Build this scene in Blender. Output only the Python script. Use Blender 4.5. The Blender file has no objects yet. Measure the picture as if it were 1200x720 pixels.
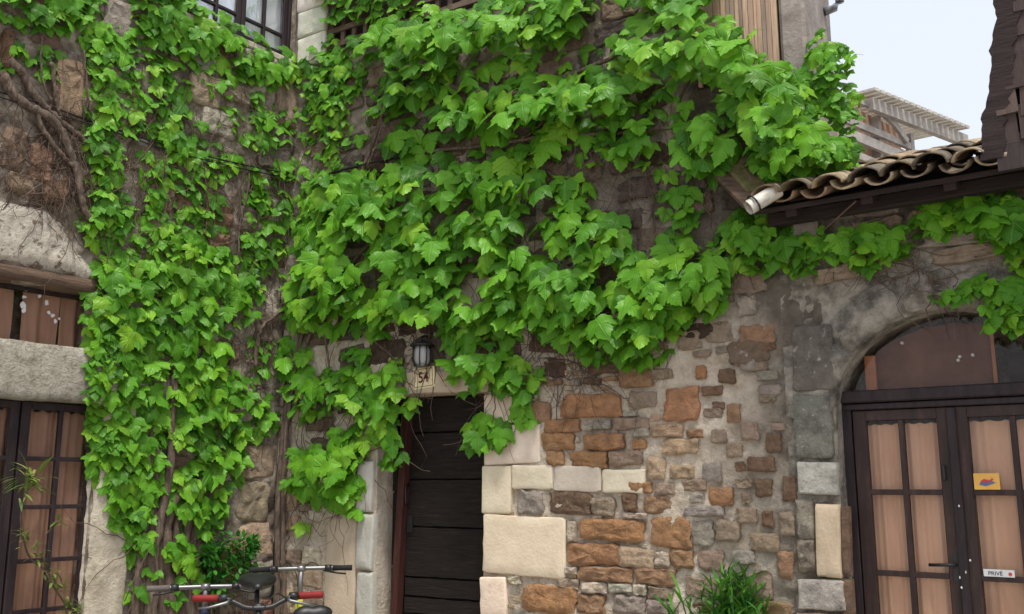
import bpy, bmesh, math, random
import numpy as np
from mathutils import Vector, Matrix, noise
R = math.radians
random.seed(7)
S = bpy.context.scene
COL = S.collection

# ------------------------------------------------------------------ camera, sky, light
F = 1110.; HZ = 568.; PITCH = math.atan((HZ-360)/F); EYE = 1.55
cp, sp = math.cos(PITCH), math.sin(PITCH)
cam = bpy.data.cameras.new('camera'); camo = bpy.data.objects.new('camera', cam); COL.objects.link(camo)
camo.location = (0, 0, EYE); camo.rotation_euler = (R(90)+PITCH, 0, 0)
cam.sensor_width = 36; cam.lens = 36*F/1200; cam.clip_end = 500; cam.clip_start = .05
S.camera = camo
wd = bpy.data.worlds.new('World'); S.world = wd; wd.use_nodes = True
nt = wd.node_tree; nt.nodes.clear()
SUN_EL, SUN_ROT = 68, 165
sky = nt.nodes.new('ShaderNodeTexSky'); sky.sky_type = 'NISHITA'; sky.sun_disc = False
sky.sun_elevation = R(SUN_EL); sky.sun_rotation = R(SUN_ROT); sky.air_density = 1.0; sky.dust_density = 4; sky.ozone_density = 1
mixn = nt.nodes.new('ShaderNodeMix'); mixn.data_type = 'RGBA'; mixn.inputs[0].default_value = .72
mixn.inputs[7].default_value = (6.75, 7.05, 7.7, 1)          # even veil of cloud
bg = nt.nodes.new('ShaderNodeBackground'); bg.inputs[1].default_value = .064
out = nt.nodes.new('ShaderNodeOutputWorld')
nt.links.new(sky.outputs[0], mixn.inputs[6]); nt.links.new(mixn.outputs[2], bg.inputs[0]); nt.links.new(bg.outputs[0], out.inputs[0])
sl = bpy.data.lights.new('sun', 'SUN'); sl.energy = 1.5; sl.angle = R(14); sl.color = (1, .955, .88)
so = bpy.data.objects.new('sun', sl); COL.objects.link(so)
so.rotation_euler = (R(90-SUN_EL), 0, R(180-SUN_ROT)); so.location = (0, -5, 12)
S.view_settings.view_transform = 'Standard'; S.view_settings.look = 'None'
S.view_settings.gamma = 1; S.view_settings.exposure = 1.34; S.view_settings.use_curve_mapping = False
S.render.engine = 'CYCLES'

# ------------------------------------------------------------------ pixels to places
def ray(px, py):
    x = (px-600)/F; y = (360-py)/F
    return (x, cp-y*sp, sp+y*cp)
def proj(P):
    x, y, z = P; z -= EYE
    d = y*cp+z*sp; u = -y*sp+z*cp
    return (600+F*x/d, 360-F*u/d)
def at(px, py, Y):
    r = ray(px, py); t = Y/r[1]; return Vector((r[0]*t, Y, EYE+r[2]*t))
def vpdir(vx):
    x = (vx-600)/F*cp; n = math.hypot(x, 1); return (x/n, 1/n)
class Wall:                                   # local x along the wall, local y into it, z up
    def __init__(s, o, u):
        s.o = o; s.u = u; s.v = (-u[1], u[0])
    def L(s, px, py, off=0):
        r = ray(px, py)
        ox, oy = s.o[0]-s.v[0]*off, s.o[1]-s.v[1]*off
        t = (ox*s.v[0]+oy*s.v[1])/(r[0]*s.v[0]+r[1]*s.v[1])
        x, y = r[0]*t-s.o[0], r[1]*t-s.o[1]
        return (x*s.u[0]+y*s.u[1], EYE+r[2]*t)
    def P(s, px, py, off=0):
        u, z = s.L(px, py, off); return Vector((u, -off, z))
    def W(s, u, off, z):
        return Vector((s.o[0]+s.u[0]*u-s.v[0]*off, s.o[1]+s.u[1]*u-s.v[1]*off, z))
    def ang(s): return math.atan2(s.u[1], s.u[0])
def atpx(px, dp): return ((px-600)/F*cp*dp, dp)
def meet(o, u, px):
    k = (px-600)/F*cp; t = (k*o[1]-o[0])/(u[0]-k*u[1]); return (o[0]+u[0]*t, o[1]+u[1]*t)
_d = vpdir(-1200); CU = (-_d[0], -_d[1]); D0 = atpx(520, 6.9)
C0 = meet(D0, CU, 324); C1 = meet(D0, CU, 926)
_r = vpdir(-980)
CEN = Wall(C0, CU); LEFT = Wall(C0, vpdir(1440)); RIGHT = Wall(C1, (-_r[0], -_r[1]))

# ------------------------------------------------------------------ helpers
def lin(c):
    return tuple(((v/255)/12.92 if v/255 <= .04045 else ((v/255+.055)/1.055)**2.4) for v in c)
def rgb(*c): return lin(c)+(1,)
class MB:
    def __init__(s): s.v = []; s.f = []
    def quad(s, a, b, c, d):
        i = len(s.v); s.v += [tuple(a), tuple(b), tuple(c), tuple(d)]; s.f.append((i, i+1, i+2, i+3)); return s
    def box(s, x0, x1, y0, y1, z0, z1, M=None, skip=()):
        i = len(s.v)
        pts = [(x0,y0,z0),(x1,y0,z0),(x1,y1,z0),(x0,y1,z0),(x0,y0,z1),(x1,y0,z1),(x1,y1,z1),(x0,y1,z1)]
        if M is not None: pts = [tuple(M @ Vector(p)) for p in pts]
        s.v += pts
        fs = {'b':(0,3,2,1),'t':(4,5,6,7),'f':(0,1,5,4),'k':(2,3,7,6),'l':(0,4,7,3),'r':(1,2,6,5)}
        for k, f in fs.items():
            if k not in skip: s.f.append(tuple(i+j for j in f))
        return s
    def beam(s, a, b, w, h, up=(0,0,1)):
        a = Vector(a); b = Vector(b); d = (b-a); L = d.length; d.normalize(); up = Vector(up)
        x = d.cross(up).normalized(); y = x.cross(d)
        M = Matrix((( d.x, x.x, y.x, a.x),(d.y, x.y, y.y, a.y),(d.z, x.z, y.z, a.z),(0,0,0,1)))
        return s.box(0, L, -w/2, w/2, -h/2, h/2, M)
    def tube(s, pts, r, n=6, cap=True):
        pts = [Vector(p) for p in pts]; m = len(pts)
        rr = r if isinstance(r, (list, tuple)) else [r]*m
        i0 = len(s.v); ref = Vector((.31, .17, .94))
        for k in range(m):
            t = (pts[min(k+1, m-1)]-pts[max(k-1, 0)])
            if t.length < 1e-9: t = Vector((0,0,1))
            t.normalize()
            a = t.cross(ref)
            if a.length < .1: a = t.cross(Vector((1,0,0)))
            a.normalize(); b = t.cross(a)
            for j in range(n):
                q = 2*math.pi*j/n
                s.v.append(tuple(pts[k]+(a*math.cos(q)+b*math.sin(q))*rr[k]))
        for k in range(m-1):
            for j in range(n):
                s.f.append((i0+k*n+j, i0+k*n+(j+1)%n, i0+(k+1)*n+(j+1)%n, i0+(k+1)*n+j))
        if cap:
            s.f.append(tuple(i0+j for j in range(n))[::-1]); s.f.append(tuple(i0+(m-1)*n+j for j in range(n)))
        return s
    def prism(s, poly, f0, f1):                # poly of 2-d points, f0/f1 map a point to 3-d
        n = len(poly); i = len(s.v)
        s.v += [tuple(f0(p)) for p in poly]+[tuple(f1(p)) for p in poly]
        s.f.append(tuple(range(i, i+n))); s.f.append(tuple(range(i+n, i+2*n))[::-1])
        for k in range(n): s.f.append((i+k, i+n+k, i+n+(k+1) % n, i+(k+1) % n))
        return s
    def mesh(s, name, smooth=False):
        me = bpy.data.meshes.new(name); me.from_pydata(s.v, [], s.f)
        if smooth: me.polygons.foreach_set('use_smooth', [True]*len(me.polygons))
        me.update(); return me
    def build(s, name, m, parent=None, smooth=False, bevel=0, **k):
        o = bpy.data.objects.new(name, s.mesh(name, smooth)); COL.objects.link(o)
        if m: o.data.materials.append(m)
        if parent: o.parent = parent
        if bevel:
            bm = bmesh.new(); bm.from_mesh(o.data)
            bmesh.ops.bevel(bm, geom=bm.edges[:], offset=bevel, segments=1, affect='EDGES', clamp_overlap=True)
            bm.to_mesh(o.data); bm.free()
        for a, b in k.items(): o[a] = b
        return o
def fixn(o):
    bm = bmesh.new(); bm.from_mesh(o.data); bmesh.ops.recalc_face_normals(bm, faces=bm.faces[:]); bm.to_mesh(o.data); bm.free(); return o
def inst(name, me, parent=None, loc=(0,0,0), M=None, color=None, **k):
    o = bpy.data.objects.new(name, me); COL.objects.link(o)
    if parent: o.parent = parent
    if M is not None: o.matrix_local = M
    else: o.location = loc
    if color: o.color = color
    for a, b in k.items(): o[a] = b
    return o
def thing(name, label, cat, loc=(0,0,0), rz=0, group=None):
    o = bpy.data.objects.new(name, None); COL.objects.link(o); o.location = loc; o.rotation_euler = (0,0,rz)
    o['label'] = label; o['category'] = cat; o.empty_display_size = .1
    if group: o['group'] = group
    return o
def wthing(name, w, label, cat, group=None): return thing(name, label, cat, (w.o[0], w.o[1], 0), w.ang(), group)

# ------------------------------------------------------------------ materials
def mk(name, cols, scale=6, rough=.9, bump=.4, bscale=35, obcol=False, stretch=(1,1,1), coord='pos', detail=8, spec=.3, dist=.02, metal=0, second=None, rampscale=None):
    m = bpy.data.materials.new(name); m.use_nodes = True; n = m.node_tree.nodes; l = m.node_tree.links
    b = n['Principled BSDF']; b.inputs['Roughness'].default_value = rough; b.inputs['Specular IOR Level'].default_value = spec; b.inputs['Metallic'].default_value = metal
    if coord == 'pos': src = n.new('ShaderNodeNewGeometry').outputs['Position']
    else: src = n.new('ShaderNodeTexCoord').outputs['Object']
    mp = n.new('ShaderNodeMapping'); mp.inputs['Scale'].default_value = stretch; l.new(src, mp.inputs['Vector'])
    tx = n.new('ShaderNodeTexNoise'); tx.inputs['Scale'].default_value = scale; tx.inputs['Detail'].default_value = detail; tx.inputs['Roughness'].default_value = .65
    l.new(mp.outputs[0], tx.inputs['Vector'])
    rp = n.new('ShaderNodeValToRGB'); l.new(tx.outputs[0], rp.inputs[0])
    el = rp.color_ramp.elements
    while len(el) < len(cols): el.new(.5)
    for e, (p, c) in zip(el, cols): e.position = p; e.color = tuple(c[:3])+(1,)
    colr = rp.outputs[0]
    if obcol:
        oi = n.new('ShaderNodeObjectInfo'); mx = n.new('ShaderNodeMix'); mx.data_type = 'RGBA'; mx.blend_type = 'MULTIPLY'; mx.inputs[0].default_value = 1
        l.new(oi.outputs['Color'], mx.inputs[6]); l.new(rp.outputs[0], mx.inputs[7]); colr = mx.outputs[2]
    if second:                                # (colour, scale, low, high, amount): patches with a shape of their own
      for c2, s2, lo, hi, amt in (second if isinstance(second, list) else [second]):
        t2 = n.new('ShaderNodeTexNoise'); t2.inputs['Scale'].default_value = s2; t2.inputs['Detail'].default_value = 10; t2.inputs['Roughness'].default_value = .7
        l.new(src, t2.inputs['Vector'])
        mr = n.new('ShaderNodeMapRange'); mr.inputs[1].default_value = lo; mr.inputs[2].default_value = hi; mr.inputs[3].default_value = 0; mr.inputs[4].default_value = amt; mr.clamp = True
        l.new(t2.outputs[0], mr.inputs[0])
        mx2 = n.new('ShaderNodeMix'); mx2.data_type = 'RGBA'; l.new(mr.outputs[0], mx2.inputs[0]); l.new(colr, mx2.inputs[6]); mx2.inputs[7].default_value = tuple(c2[:3])+(1,)
        colr = mx2.outputs[2]
    l.new(colr, b.inputs['Base Color'])
    if bump:
        t3 = n.new('ShaderNodeTexNoise'); t3.inputs['Scale'].default_value = bscale; t3.inputs['Detail'].default_value = 8; t3.inputs['Roughness'].default_value = .7
        l.new(mp.outputs[0], t3.inputs['Vector'])
        bp = n.new('ShaderNodeBump'); bp.inputs['Strength'].default_value = bump; bp.inputs['Distance'].default_value = dist
        l.new(t3.outputs[0], bp.inputs['Height']); l.new(bp.outputs[0], b.inputs['Normal'])
    return m
def grey(a, b): return [(.3, (a,)*3), (.7, (b,)*3)]
M = {}
M['stone'] = mk('stone', [(.28, (.58,.54,.5)), (.45, (.92,.9,.88)), (.6, (1.12,1.1,1.07)), (.76, (1.5,1.48,1.45))], scale=16, bump=1., bscale=24, obcol=True, dist=.06, second=(lin((150,138,124)), 11, .55, .7, .6))
M['ashlar'] = mk('ashlar', [(.3, (.82,.8,.77)), (.6, (1,1,1)), (.8, (1.08,1.06,1.02))], scale=5, bump=.5, bscale=45, obcol=True, dist=.012, second=(lin((150,128,104)), 6, .6, .8, .5))
M['curtain'] = mk('curtain', [(.3, lin((214,172,146))), (.7, lin((238,200,174)))], scale=5, bump=.15, bscale=220, stretch=(1,1,.3), dist=.004, rough=.95)
M['curtain_dark'] = mk('curtain_dark', [(.3, lin((176,140,124))), (.7, lin((206,168,148)))], scale=5, bump=.15, bscale=220, stretch=(1,1,.3), dist=.004, rough=.95)
M['white_curtain'] = mk('white_curtain', [(.3, (.84,.87,.9)), (.7, (.9,.92,.94))], scale=4, bump=.1)
M['frame'] = mk('frame', [(.3, lin((34,23,21))), (.55, lin((54,37,33))), (.75, lin((82,60,50)))], scale=9, bump=.35, bscale=30, stretch=(3,3,.5), rough=.55, spec=.4, coord='obj', dist=.006)
M['frame_dark'] = mk('frame_dark', [(.3, lin((30,24,27))), (.7, lin((58,46,48)))], scale=9, bump=.3, bscale=30, stretch=(3,3,.5), rough=.6, coord='obj', dist=.006)
M['door'] = mk('door', [(.3, lin((17,13,11))), (.6, lin((38,30,27))), (.8, lin((66,54,48)))], scale=9, bump=1., bscale=20, stretch=(.6,2,5), rough=.7, coord='obj', dist=.012)
M['post'] = mk('post', [(.3, lin((48,26,22))), (.7, lin((84,46,38)))], scale=8, bump=.4, stretch=(4,4,.5), coord='obj', rough=.7)
M['timber'] = mk('timber', [(.3, lin((70,54,45))), (.7, lin((122,100,84)))], scale=6, bump=.7, bscale=18, stretch=(.5,3,4), coord='obj', dist=.02)
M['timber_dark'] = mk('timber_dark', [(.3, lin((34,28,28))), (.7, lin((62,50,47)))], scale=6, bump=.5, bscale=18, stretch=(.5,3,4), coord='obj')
M['lattice'] = mk('lattice', [(.3, lin((84,68,60))), (.7, lin((124,104,92)))], scale=9, bump=.4)
M['board'] = mk('board', [(.25, (.62,.6,.58)), (.5, (1,1,1)), (.8, (1.3,1.25,1.2))], scale=10, bump=.4, stretch=(4,4,.35), obcol=True)
M['pergola'] = mk('pergola', [(.3, lin((140,134,128))), (.7, lin((184,178,170)))], scale=9, bump=.3)
M['pergola_white'] = mk('pergola_white', [(.3, lin((176,170,158))), (.7, lin((212,207,196)))], scale=9, bump=.2)
M['pinkwall'] = mk('pinkwall', [(.3, lin((186,150,128))), (.7, lin((206,176,154)))], scale=5, bump=.2)
M['concrete'] = mk('concrete', [(.3, lin((122,112,106))), (.6, lin((158,148,140))), (.8, lin((186,178,168)))], scale=7, bump=.6, bscale=30)
M['beam'] = mk('beam', [(.25, lin((120,112,102))), (.45, lin((192,184,168))), (.7, lin((220,213,198)))], scale=16, bump=1., bscale=34, dist=.06, second=[(lin((120,100,84)), 5, .57, .7, .6), (lin((84,76,68)), 48, .58, .66, .7)])
M['jamb'] = mk('jamb', [(.2, lin((150,138,120))), (.5, lin((196,186,166))), (.8, lin((216,208,190)))], scale=8, bump=.9, bscale=30, dist=.02, second=(lin((92,80,70)), 40, .62, .7, .8))
M['lichen'] = mk('lichen', [(.3, (.42,.42,.42)), (.48, (.85,.84,.82)), (.62, (1.1,1.1,1.08)), (.8, (1.5,1.5,1.48))], scale=9, bump=.9, bscale=34, obcol=True, dist=.04, second=[(lin((196,190,178)), 28, .58, .66, .8), (lin((52,48,44)), 40, .62, .68, .7)])
M['tile'] = mk('tile', [(.25, (.4,.38,.36)), (.5, (1,1,1)), (.78, (1.6,1.5,1.4))], scale=16, bump=.8, bscale=40, obcol=True, dist=.012, second=(lin((104,98,52)), 7, .52, .64, .75))
M['pvc'] = mk('pvc', [(.3, lin((196,190,176))), (.7, lin((222,218,206)))], scale=7, bump=.05, rough=.4, second=(lin((120,108,88)), 12, .5, .68, .7))
M['zinc'] = mk('zinc', [(.3, lin((140,146,152))), (.7, lin((178,184,190)))], scale=7, bump=.05, rough=.4, metal=.7)
M['bark'] = mk('bark', [(.25, lin((66,54,47))), (.5, lin((116,99,87))), (.8, lin((164,146,130)))], scale=26, bump=1., bscale=40, stretch=(2,2,.4), dist=.03)
M['twig'] = mk('twig', [(.25, lin((62,49,42))), (.55, lin((104,86,74))), (.8, lin((150,132,118)))], scale=12, bump=.2)
M['cable'] = mk('cable', grey(.008, .02), bump=0, rough=.5)
M['ground'] = mk('ground', [(.3, lin((140,134,126))), (.7, lin((176,168,156)))], scale=5, bump=.5)
M['black'] = mk('black', grey(.008, .018), bump=.08, rough=.45, spec=.5, bscale=90)
M['rubber'] = mk('rubber', grey(.01, .02), bump=.2, rough=.85, bscale=120)
M['chrome'] = mk('chrome', grey(.5, .7), bump=0, rough=.28, metal=1)
M['alu'] = mk('alu', grey(.16, .28), bump=.05, rough=.42, metal=.9)
M['foam'] = mk('foam', [(.3, lin((90,84,78))), (.7, lin((120,113,106)))], bump=.3, bscale=160, rough=.95)
M['red'] = mk('red', [(.3, lin((112,28,26))), (.7, lin((140,44,40)))], bump=.2, bscale=150, rough=.7)
M['yellow'] = mk('yellow', [(.3, lin((176,174,44))), (.7, lin((196,194,62)))], bump=0, rough=.35)
M['blueframe'] = mk('blueframe', [(.3, lin((30,36,54))), (.7, lin((40,50,74)))], bump=0, rough=.35)
M['ceramic'] = mk('ceramic', [(.3, lin((226,212,170))), (.7, lin((238,226,188)))], bump=0, rough=.25)
M['brownline'] = mk('brownline', [(.3, lin((120,84,50))), (.7, lin((140,100,60)))], bump=0, rough=.3)
M['ink'] = mk('ink', [(.3, lin((92,26,18))), (.7, lin((110,34,24)))], bump=0, rough=.35)
M['sticker'] = mk('sticker', grey(.62, .7), bump=0, rough=.35)
M['inkblack'] = mk('inkblack', grey(.02, .03), bump=0, rough=.4)
M['inkred'] = mk('inkred', [(.3, lin((186,60,60))), (.7, lin((200,76,72)))], bump=0, rough=.4)
M['card'] = mk('card', [(.3, lin((216,162,74))), (.7, lin((232,186,98)))], bump=0, rough=.4, scale=20)
M['cardblue'] = mk('cardblue', [(.3, lin((78,92,132))), (.7, lin((112,122,156)))], bump=0, rough=.4)
M['terracotta'] = mk('terracotta', [(.3, lin((150,84,58))), (.7, lin((178,108,78)))], bump=.2)
M['rosewood'] = mk('rosewood', [(.3, lin((92,64,54))), (.7, lin((126,94,80)))], scale=5, bump=0, rough=.9, spec=.1)
M['peach'] = mk('peach', [(.3, lin((150,100,74))), (.7, lin((186,130,98)))], scale=6, bump=.2)
M['flake'] = mk('flake', [(.3, lin((206,206,206))), (.7, lin((226,226,226)))], bump=.1)

def glass(name, tint=(1,1,1), refl=.5):
    m = bpy.data.materials.new(name); m.use_nodes = True; n = m.node_tree.nodes; l = m.node_tree.links; n.clear()
    o = n.new('ShaderNodeOutputMaterial'); t = n.new('ShaderNodeBsdfTransparent'); t.inputs[0].default_value = tint+(1,)
    g = n.new('ShaderNodeBsdfGlossy'); g.inputs['Roughness'].default_value = .03
    fr = n.new('ShaderNodeFresnel'); fr.inputs[0].default_value = 1.5
    ma = n.new('ShaderNodeMath'); ma.operation = 'MULTIPLY_ADD'; ma.inputs[1].default_value = .45; ma.inputs[2].default_value = refl; ma.use_clamp = True
    tx = n.new('ShaderNodeTexNoise'); tx.inputs['Scale'].default_value = 2.2; bp = n.new('ShaderNodeBump'); bp.inputs['Strength'].default_value = .12; bp.inputs['Distance'].default_value = .05
    l.new(tx.outputs[0], bp.inputs['Height']); l.new(bp.outputs[0], g.inputs['Normal'])
    mx = n.new('ShaderNodeMixShader'); l.new(fr.outputs[0], ma.inputs[0]); l.new(ma.outputs[0], mx.inputs[0])
    l.new(t.outputs[0], mx.inputs[1]); l.new(g.outputs[0], mx.inputs[2]); l.new(mx.outputs[0], o.inputs[0]); return m
M['glass'] = glass('glass', (.94,.92,.9), .0)
M['glass_old'] = glass('glass_old', (.98,.99,1), .02)

def leafmat(name, ramp, trans, tcol, veins=True, rough=.42):
    m = bpy.data.materials.new(name); m.use_nodes = True; n = m.node_tree.nodes; l = m.node_tree.links
    b = n['Principled BSDF']; b.inputs['Roughness'].default_value = rough; b.inputs['Specular IOR Level'].default_value = .22
    at_ = n.new('ShaderNodeAttribute'); at_.attribute_name = 'tint'
    oi = n.new('ShaderNodeObjectInfo'); ad = n.new('ShaderNodeMath'); ad.operation = 'ADD'; fr = n.new('ShaderNodeMath'); fr.operation = 'FRACT'
    l.new(at_.outputs['Fac'], ad.inputs[0]); l.new(oi.outputs['Random'], ad.inputs[1]); l.new(ad.outputs[0], fr.inputs[0])
    rp = n.new('ShaderNodeValToRGB'); el = rp.color_ramp.elements
    while len(el) < len(ramp): el.new(.5)
    for e, (p, c) in zip(el, ramp): e.position = p; e.color = tuple(c)+(1,)
    l.new(fr.outputs[0], rp.inputs[0]); col = rp.outputs[0]
    if veins:
        uv = n.new('ShaderNodeUVMap'); sx = n.new('ShaderNodeSeparateXYZ'); l.new(uv.outputs[0], sx.inputs[0])
        ab = n.new('ShaderNodeMath'); ab.operation = 'ABSOLUTE'; l.new(sx.outputs[0], ab.inputs[0])
        # side veins: a wave of y + |x|
        a2 = n.new('ShaderNodeMath'); a2.operation = 'ADD'; l.new(ab.outputs[0], a2.inputs[0]); l.new(sx.outputs[1], a2.inputs[1])
        sn = n.new('ShaderNodeMath'); sn.operation = 'MULTIPLY'; sn.inputs[1].default_value = 32; l.new(a2.outputs[0], sn.inputs[0])
        s2 = n.new('ShaderNodeMath'); s2.operation = 'SINE'; l.new(sn.outputs[0], s2.inputs[0])
        mid = n.new('ShaderNodeMapRange'); mid.inputs[1].default_value = .0; mid.inputs[2].default_value = .03; mid.inputs[3].default_value = 1; mid.inputs[4].default_value = 0; l.new(ab.outputs[0], mid.inputs[0])
        sv = n.new('ShaderNodeMapRange'); sv.inputs[1].default_value = .86; sv.inputs[2].default_value = 1; sv.inputs[3].default_value = 0; sv.inputs[4].default_value = .55; l.new(s2.outputs[0], sv.inputs[0])
        l1 = n.new('ShaderNodeMath'); l1.operation = 'MULTIPLY_ADD'; l1.inputs[1].default_value = .70; l.new(ab.outputs[0], l1.inputs[0]); l.new(sx.outputs[1], l1.inputs[2])
        l2 = n.new('ShaderNodeMath'); l2.operation = 'ADD'; l2.inputs[1].default_value = .04; l.new(l1.outputs[0], l2.inputs[0])
        l3 = n.new('ShaderNodeMath'); l3.operation = 'ABSOLUTE'; l.new(l2.outputs[0], l3.inputs[0])
        l4 = n.new('ShaderNodeMapRange'); l4.inputs[1].default_value = .0; l4.inputs[2].default_value = .03; l4.inputs[3].default_value = 1; l4.inputs[4].default_value = 0; l.new(l3.outputs[0], l4.inputs[0])
        mm = n.new('ShaderNodeMath'); mm.operation = 'MAXIMUM'; l.new(mid.outputs[0], mm.inputs[0]); l.new(l4.outputs[0], mm.inputs[1])
        mxm = n.new('ShaderNodeMath'); mxm.operation = 'MAXIMUM'; l.new(mm.outputs[0], mxm.inputs[0]); l.new(sv.outputs[0], mxm.inputs[1])
        f2 = n.new('ShaderNodeMath'); f2.operation = 'MULTIPLY'; f2.inputs[1].default_value = .5; l.new(mxm.outputs[0], f2.inputs[0])
        mx = n.new('ShaderNodeMix'); mx.data_type = 'RGBA'; l.new(f2.outputs[0], mx.inputs[0]); l.new(col, mx.inputs[6]); mx.inputs[7].default_value = (.22,.42,.1,1); col = mx.outputs[2]
        bp = n.new('ShaderNodeBump'); bp.inputs['Strength'].default_value = .5; bp.inputs['Distance'].default_value = .01; bp.invert = True
        l.new(mxm.outputs[0], bp.inputs['Height']); l.new(bp.outputs[0], b.inputs['Normal'])
    l.new(col, b.inputs['Base Color'])
    tr = n.new('ShaderNodeBsdfTranslucent'); tr.inputs[0].default_value = tcol+(1,)
    ms = n.new('ShaderNodeMixShader'); ms.inputs[0].default_value = trans
    o = n['Material Output']; l.new(b.outputs[0], ms.inputs[1]); l.new(tr.outputs[0], ms.inputs[2]); l.new(ms.outputs[0], o.inputs[0])
    return m
M['leaf'] = leafmat('leaf', [(0, (.035,.13,.008)), (.16, (.065,.215,.011)), (.5, (.10,.295,.014)), (.8, (.14,.365,.018)), (.94, (.21,.43,.026)), (1, (.035,.125,.009))], .19, (.27,.52,.02), rough=.43)
M['bushleaf'] = leafmat('bushleaf', [(0, (.02,.1,.015)), (.5, (.035,.16,.02)), (1, (.06,.23,.025))], .2, (.1,.3,.03), False)
M['strapleaf'] = leafmat('strapleaf', [(0, (.03,.11,.015)), (.5, (.055,.18,.022)), (1, (.1,.27,.035))], .2, (.12,.3,.03), False)
M['potleaf'] = leafmat('potleaf', [(0, (.07,.15,.025)), (.5, (.12,.22,.035)), (1, (.3,.26,.1))], .2, (.2,.3,.04), False)

# centre wall mortar: pale lime mortar, greyer and darker towards the neighbouring house
def wallmat(name, pale, mid, dark, u0, u1, base=.35):
    m = mk(name, [(.3, lin(dark)), (.46, lin(mid)), (.62, lin(pale))], scale=9, bump=1., bscale=26, dist=.06, second=[(lin((150,128,108)), 34, .62, .7, .45), (lin((196,188,176)), 3, .56, .68, .35)])
    n = m.node_tree.nodes; l = m.node_tree.links; b = n['Principled BSDF']
    src = b.inputs['Base Color'].links[0].from_socket
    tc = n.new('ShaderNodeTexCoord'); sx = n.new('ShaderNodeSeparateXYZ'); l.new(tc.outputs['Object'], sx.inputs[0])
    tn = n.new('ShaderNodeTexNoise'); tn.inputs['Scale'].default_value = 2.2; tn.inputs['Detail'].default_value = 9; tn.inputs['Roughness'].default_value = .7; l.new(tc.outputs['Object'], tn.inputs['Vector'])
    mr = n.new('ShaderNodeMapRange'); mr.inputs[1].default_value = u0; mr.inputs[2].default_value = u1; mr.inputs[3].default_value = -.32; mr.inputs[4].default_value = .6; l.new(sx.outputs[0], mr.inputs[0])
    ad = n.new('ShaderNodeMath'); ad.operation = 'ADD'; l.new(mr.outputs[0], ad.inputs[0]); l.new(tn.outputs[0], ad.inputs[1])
    zm = n.new('ShaderNodeMapRange'); zm.inputs[1].default_value = 2.45; zm.inputs[2].default_value = 3.1; zm.inputs[3].default_value = 0; zm.inputs[4].default_value = .7; l.new(sx.outputs[2], zm.inputs[0])  # shade behind the vine plus rootlet grime put into the colour higher up
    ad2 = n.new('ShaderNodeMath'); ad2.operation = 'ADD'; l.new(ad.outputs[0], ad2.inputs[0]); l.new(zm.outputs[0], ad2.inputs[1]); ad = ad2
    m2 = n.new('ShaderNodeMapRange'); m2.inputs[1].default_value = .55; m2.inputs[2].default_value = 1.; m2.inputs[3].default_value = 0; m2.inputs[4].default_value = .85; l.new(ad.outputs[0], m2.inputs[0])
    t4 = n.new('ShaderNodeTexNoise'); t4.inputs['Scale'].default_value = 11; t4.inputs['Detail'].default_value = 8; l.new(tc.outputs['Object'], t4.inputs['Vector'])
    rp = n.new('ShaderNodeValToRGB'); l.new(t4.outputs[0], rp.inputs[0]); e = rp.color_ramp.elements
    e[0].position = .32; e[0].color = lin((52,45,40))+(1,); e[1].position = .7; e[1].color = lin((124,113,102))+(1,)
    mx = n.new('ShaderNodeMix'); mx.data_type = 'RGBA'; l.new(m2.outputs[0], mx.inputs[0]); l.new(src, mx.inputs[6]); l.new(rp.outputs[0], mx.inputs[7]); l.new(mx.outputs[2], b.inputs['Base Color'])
    return m
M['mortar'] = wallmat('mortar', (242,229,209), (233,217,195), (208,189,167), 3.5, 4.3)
M['mortar_left'] = mk('mortar_left', [(.3, lin((86,76,67))), (.46, lin((142,128,114))), (.62, lin((200,189,174)))], scale=7, bump=1., bscale=22, dist=.05, second=[(lin((128,104,88)), 3.5, .58, .72, .5), (lin((204,196,184)), 26, .62, .68, .6), (lin((44,36,31)), 34, .62, .69, .8)])
M['arch_render'] = mk('arch_render', [(.28, lin((84,79,73))), (.42, lin((138,131,121))), (.54, lin((186,177,163))), (.7, lin((220,211,197)))], scale=8, bump=1., bscale=30, dist=.06, detail=12, second=[(lin((84,79,73)), 2.3, .5, .64, .6), (lin((216,209,196)), 30, .6, .66, .75), (lin((46,42,38)), 44, .63, .69, .8)])
M['peel'] = mk('peel', [(.3, lin((150,138,124))), (.5, lin((196,188,174))), (.7, lin((212,206,194)))], scale=9, bump=.9, bscale=26, dist=.02, second=(lin((112,92,78)), 9, .54, .6, .9))

# ------------------------------------------------------------------ ground
g = MB(); N = 24
for i in range(N):
    for j in range(N):
        x0, x1 = -60+120*i/N, -60+120*(i+1)/N; y0, y1 = -60+120*j/N, -60+120*(j+1)/N
        g.quad((x0,y0,0),(x1,y0,0),(x1,y1,0),(x0,y1,0))
go = g.build('ground', M['ground']); go['kind'] = 'structure'

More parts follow.
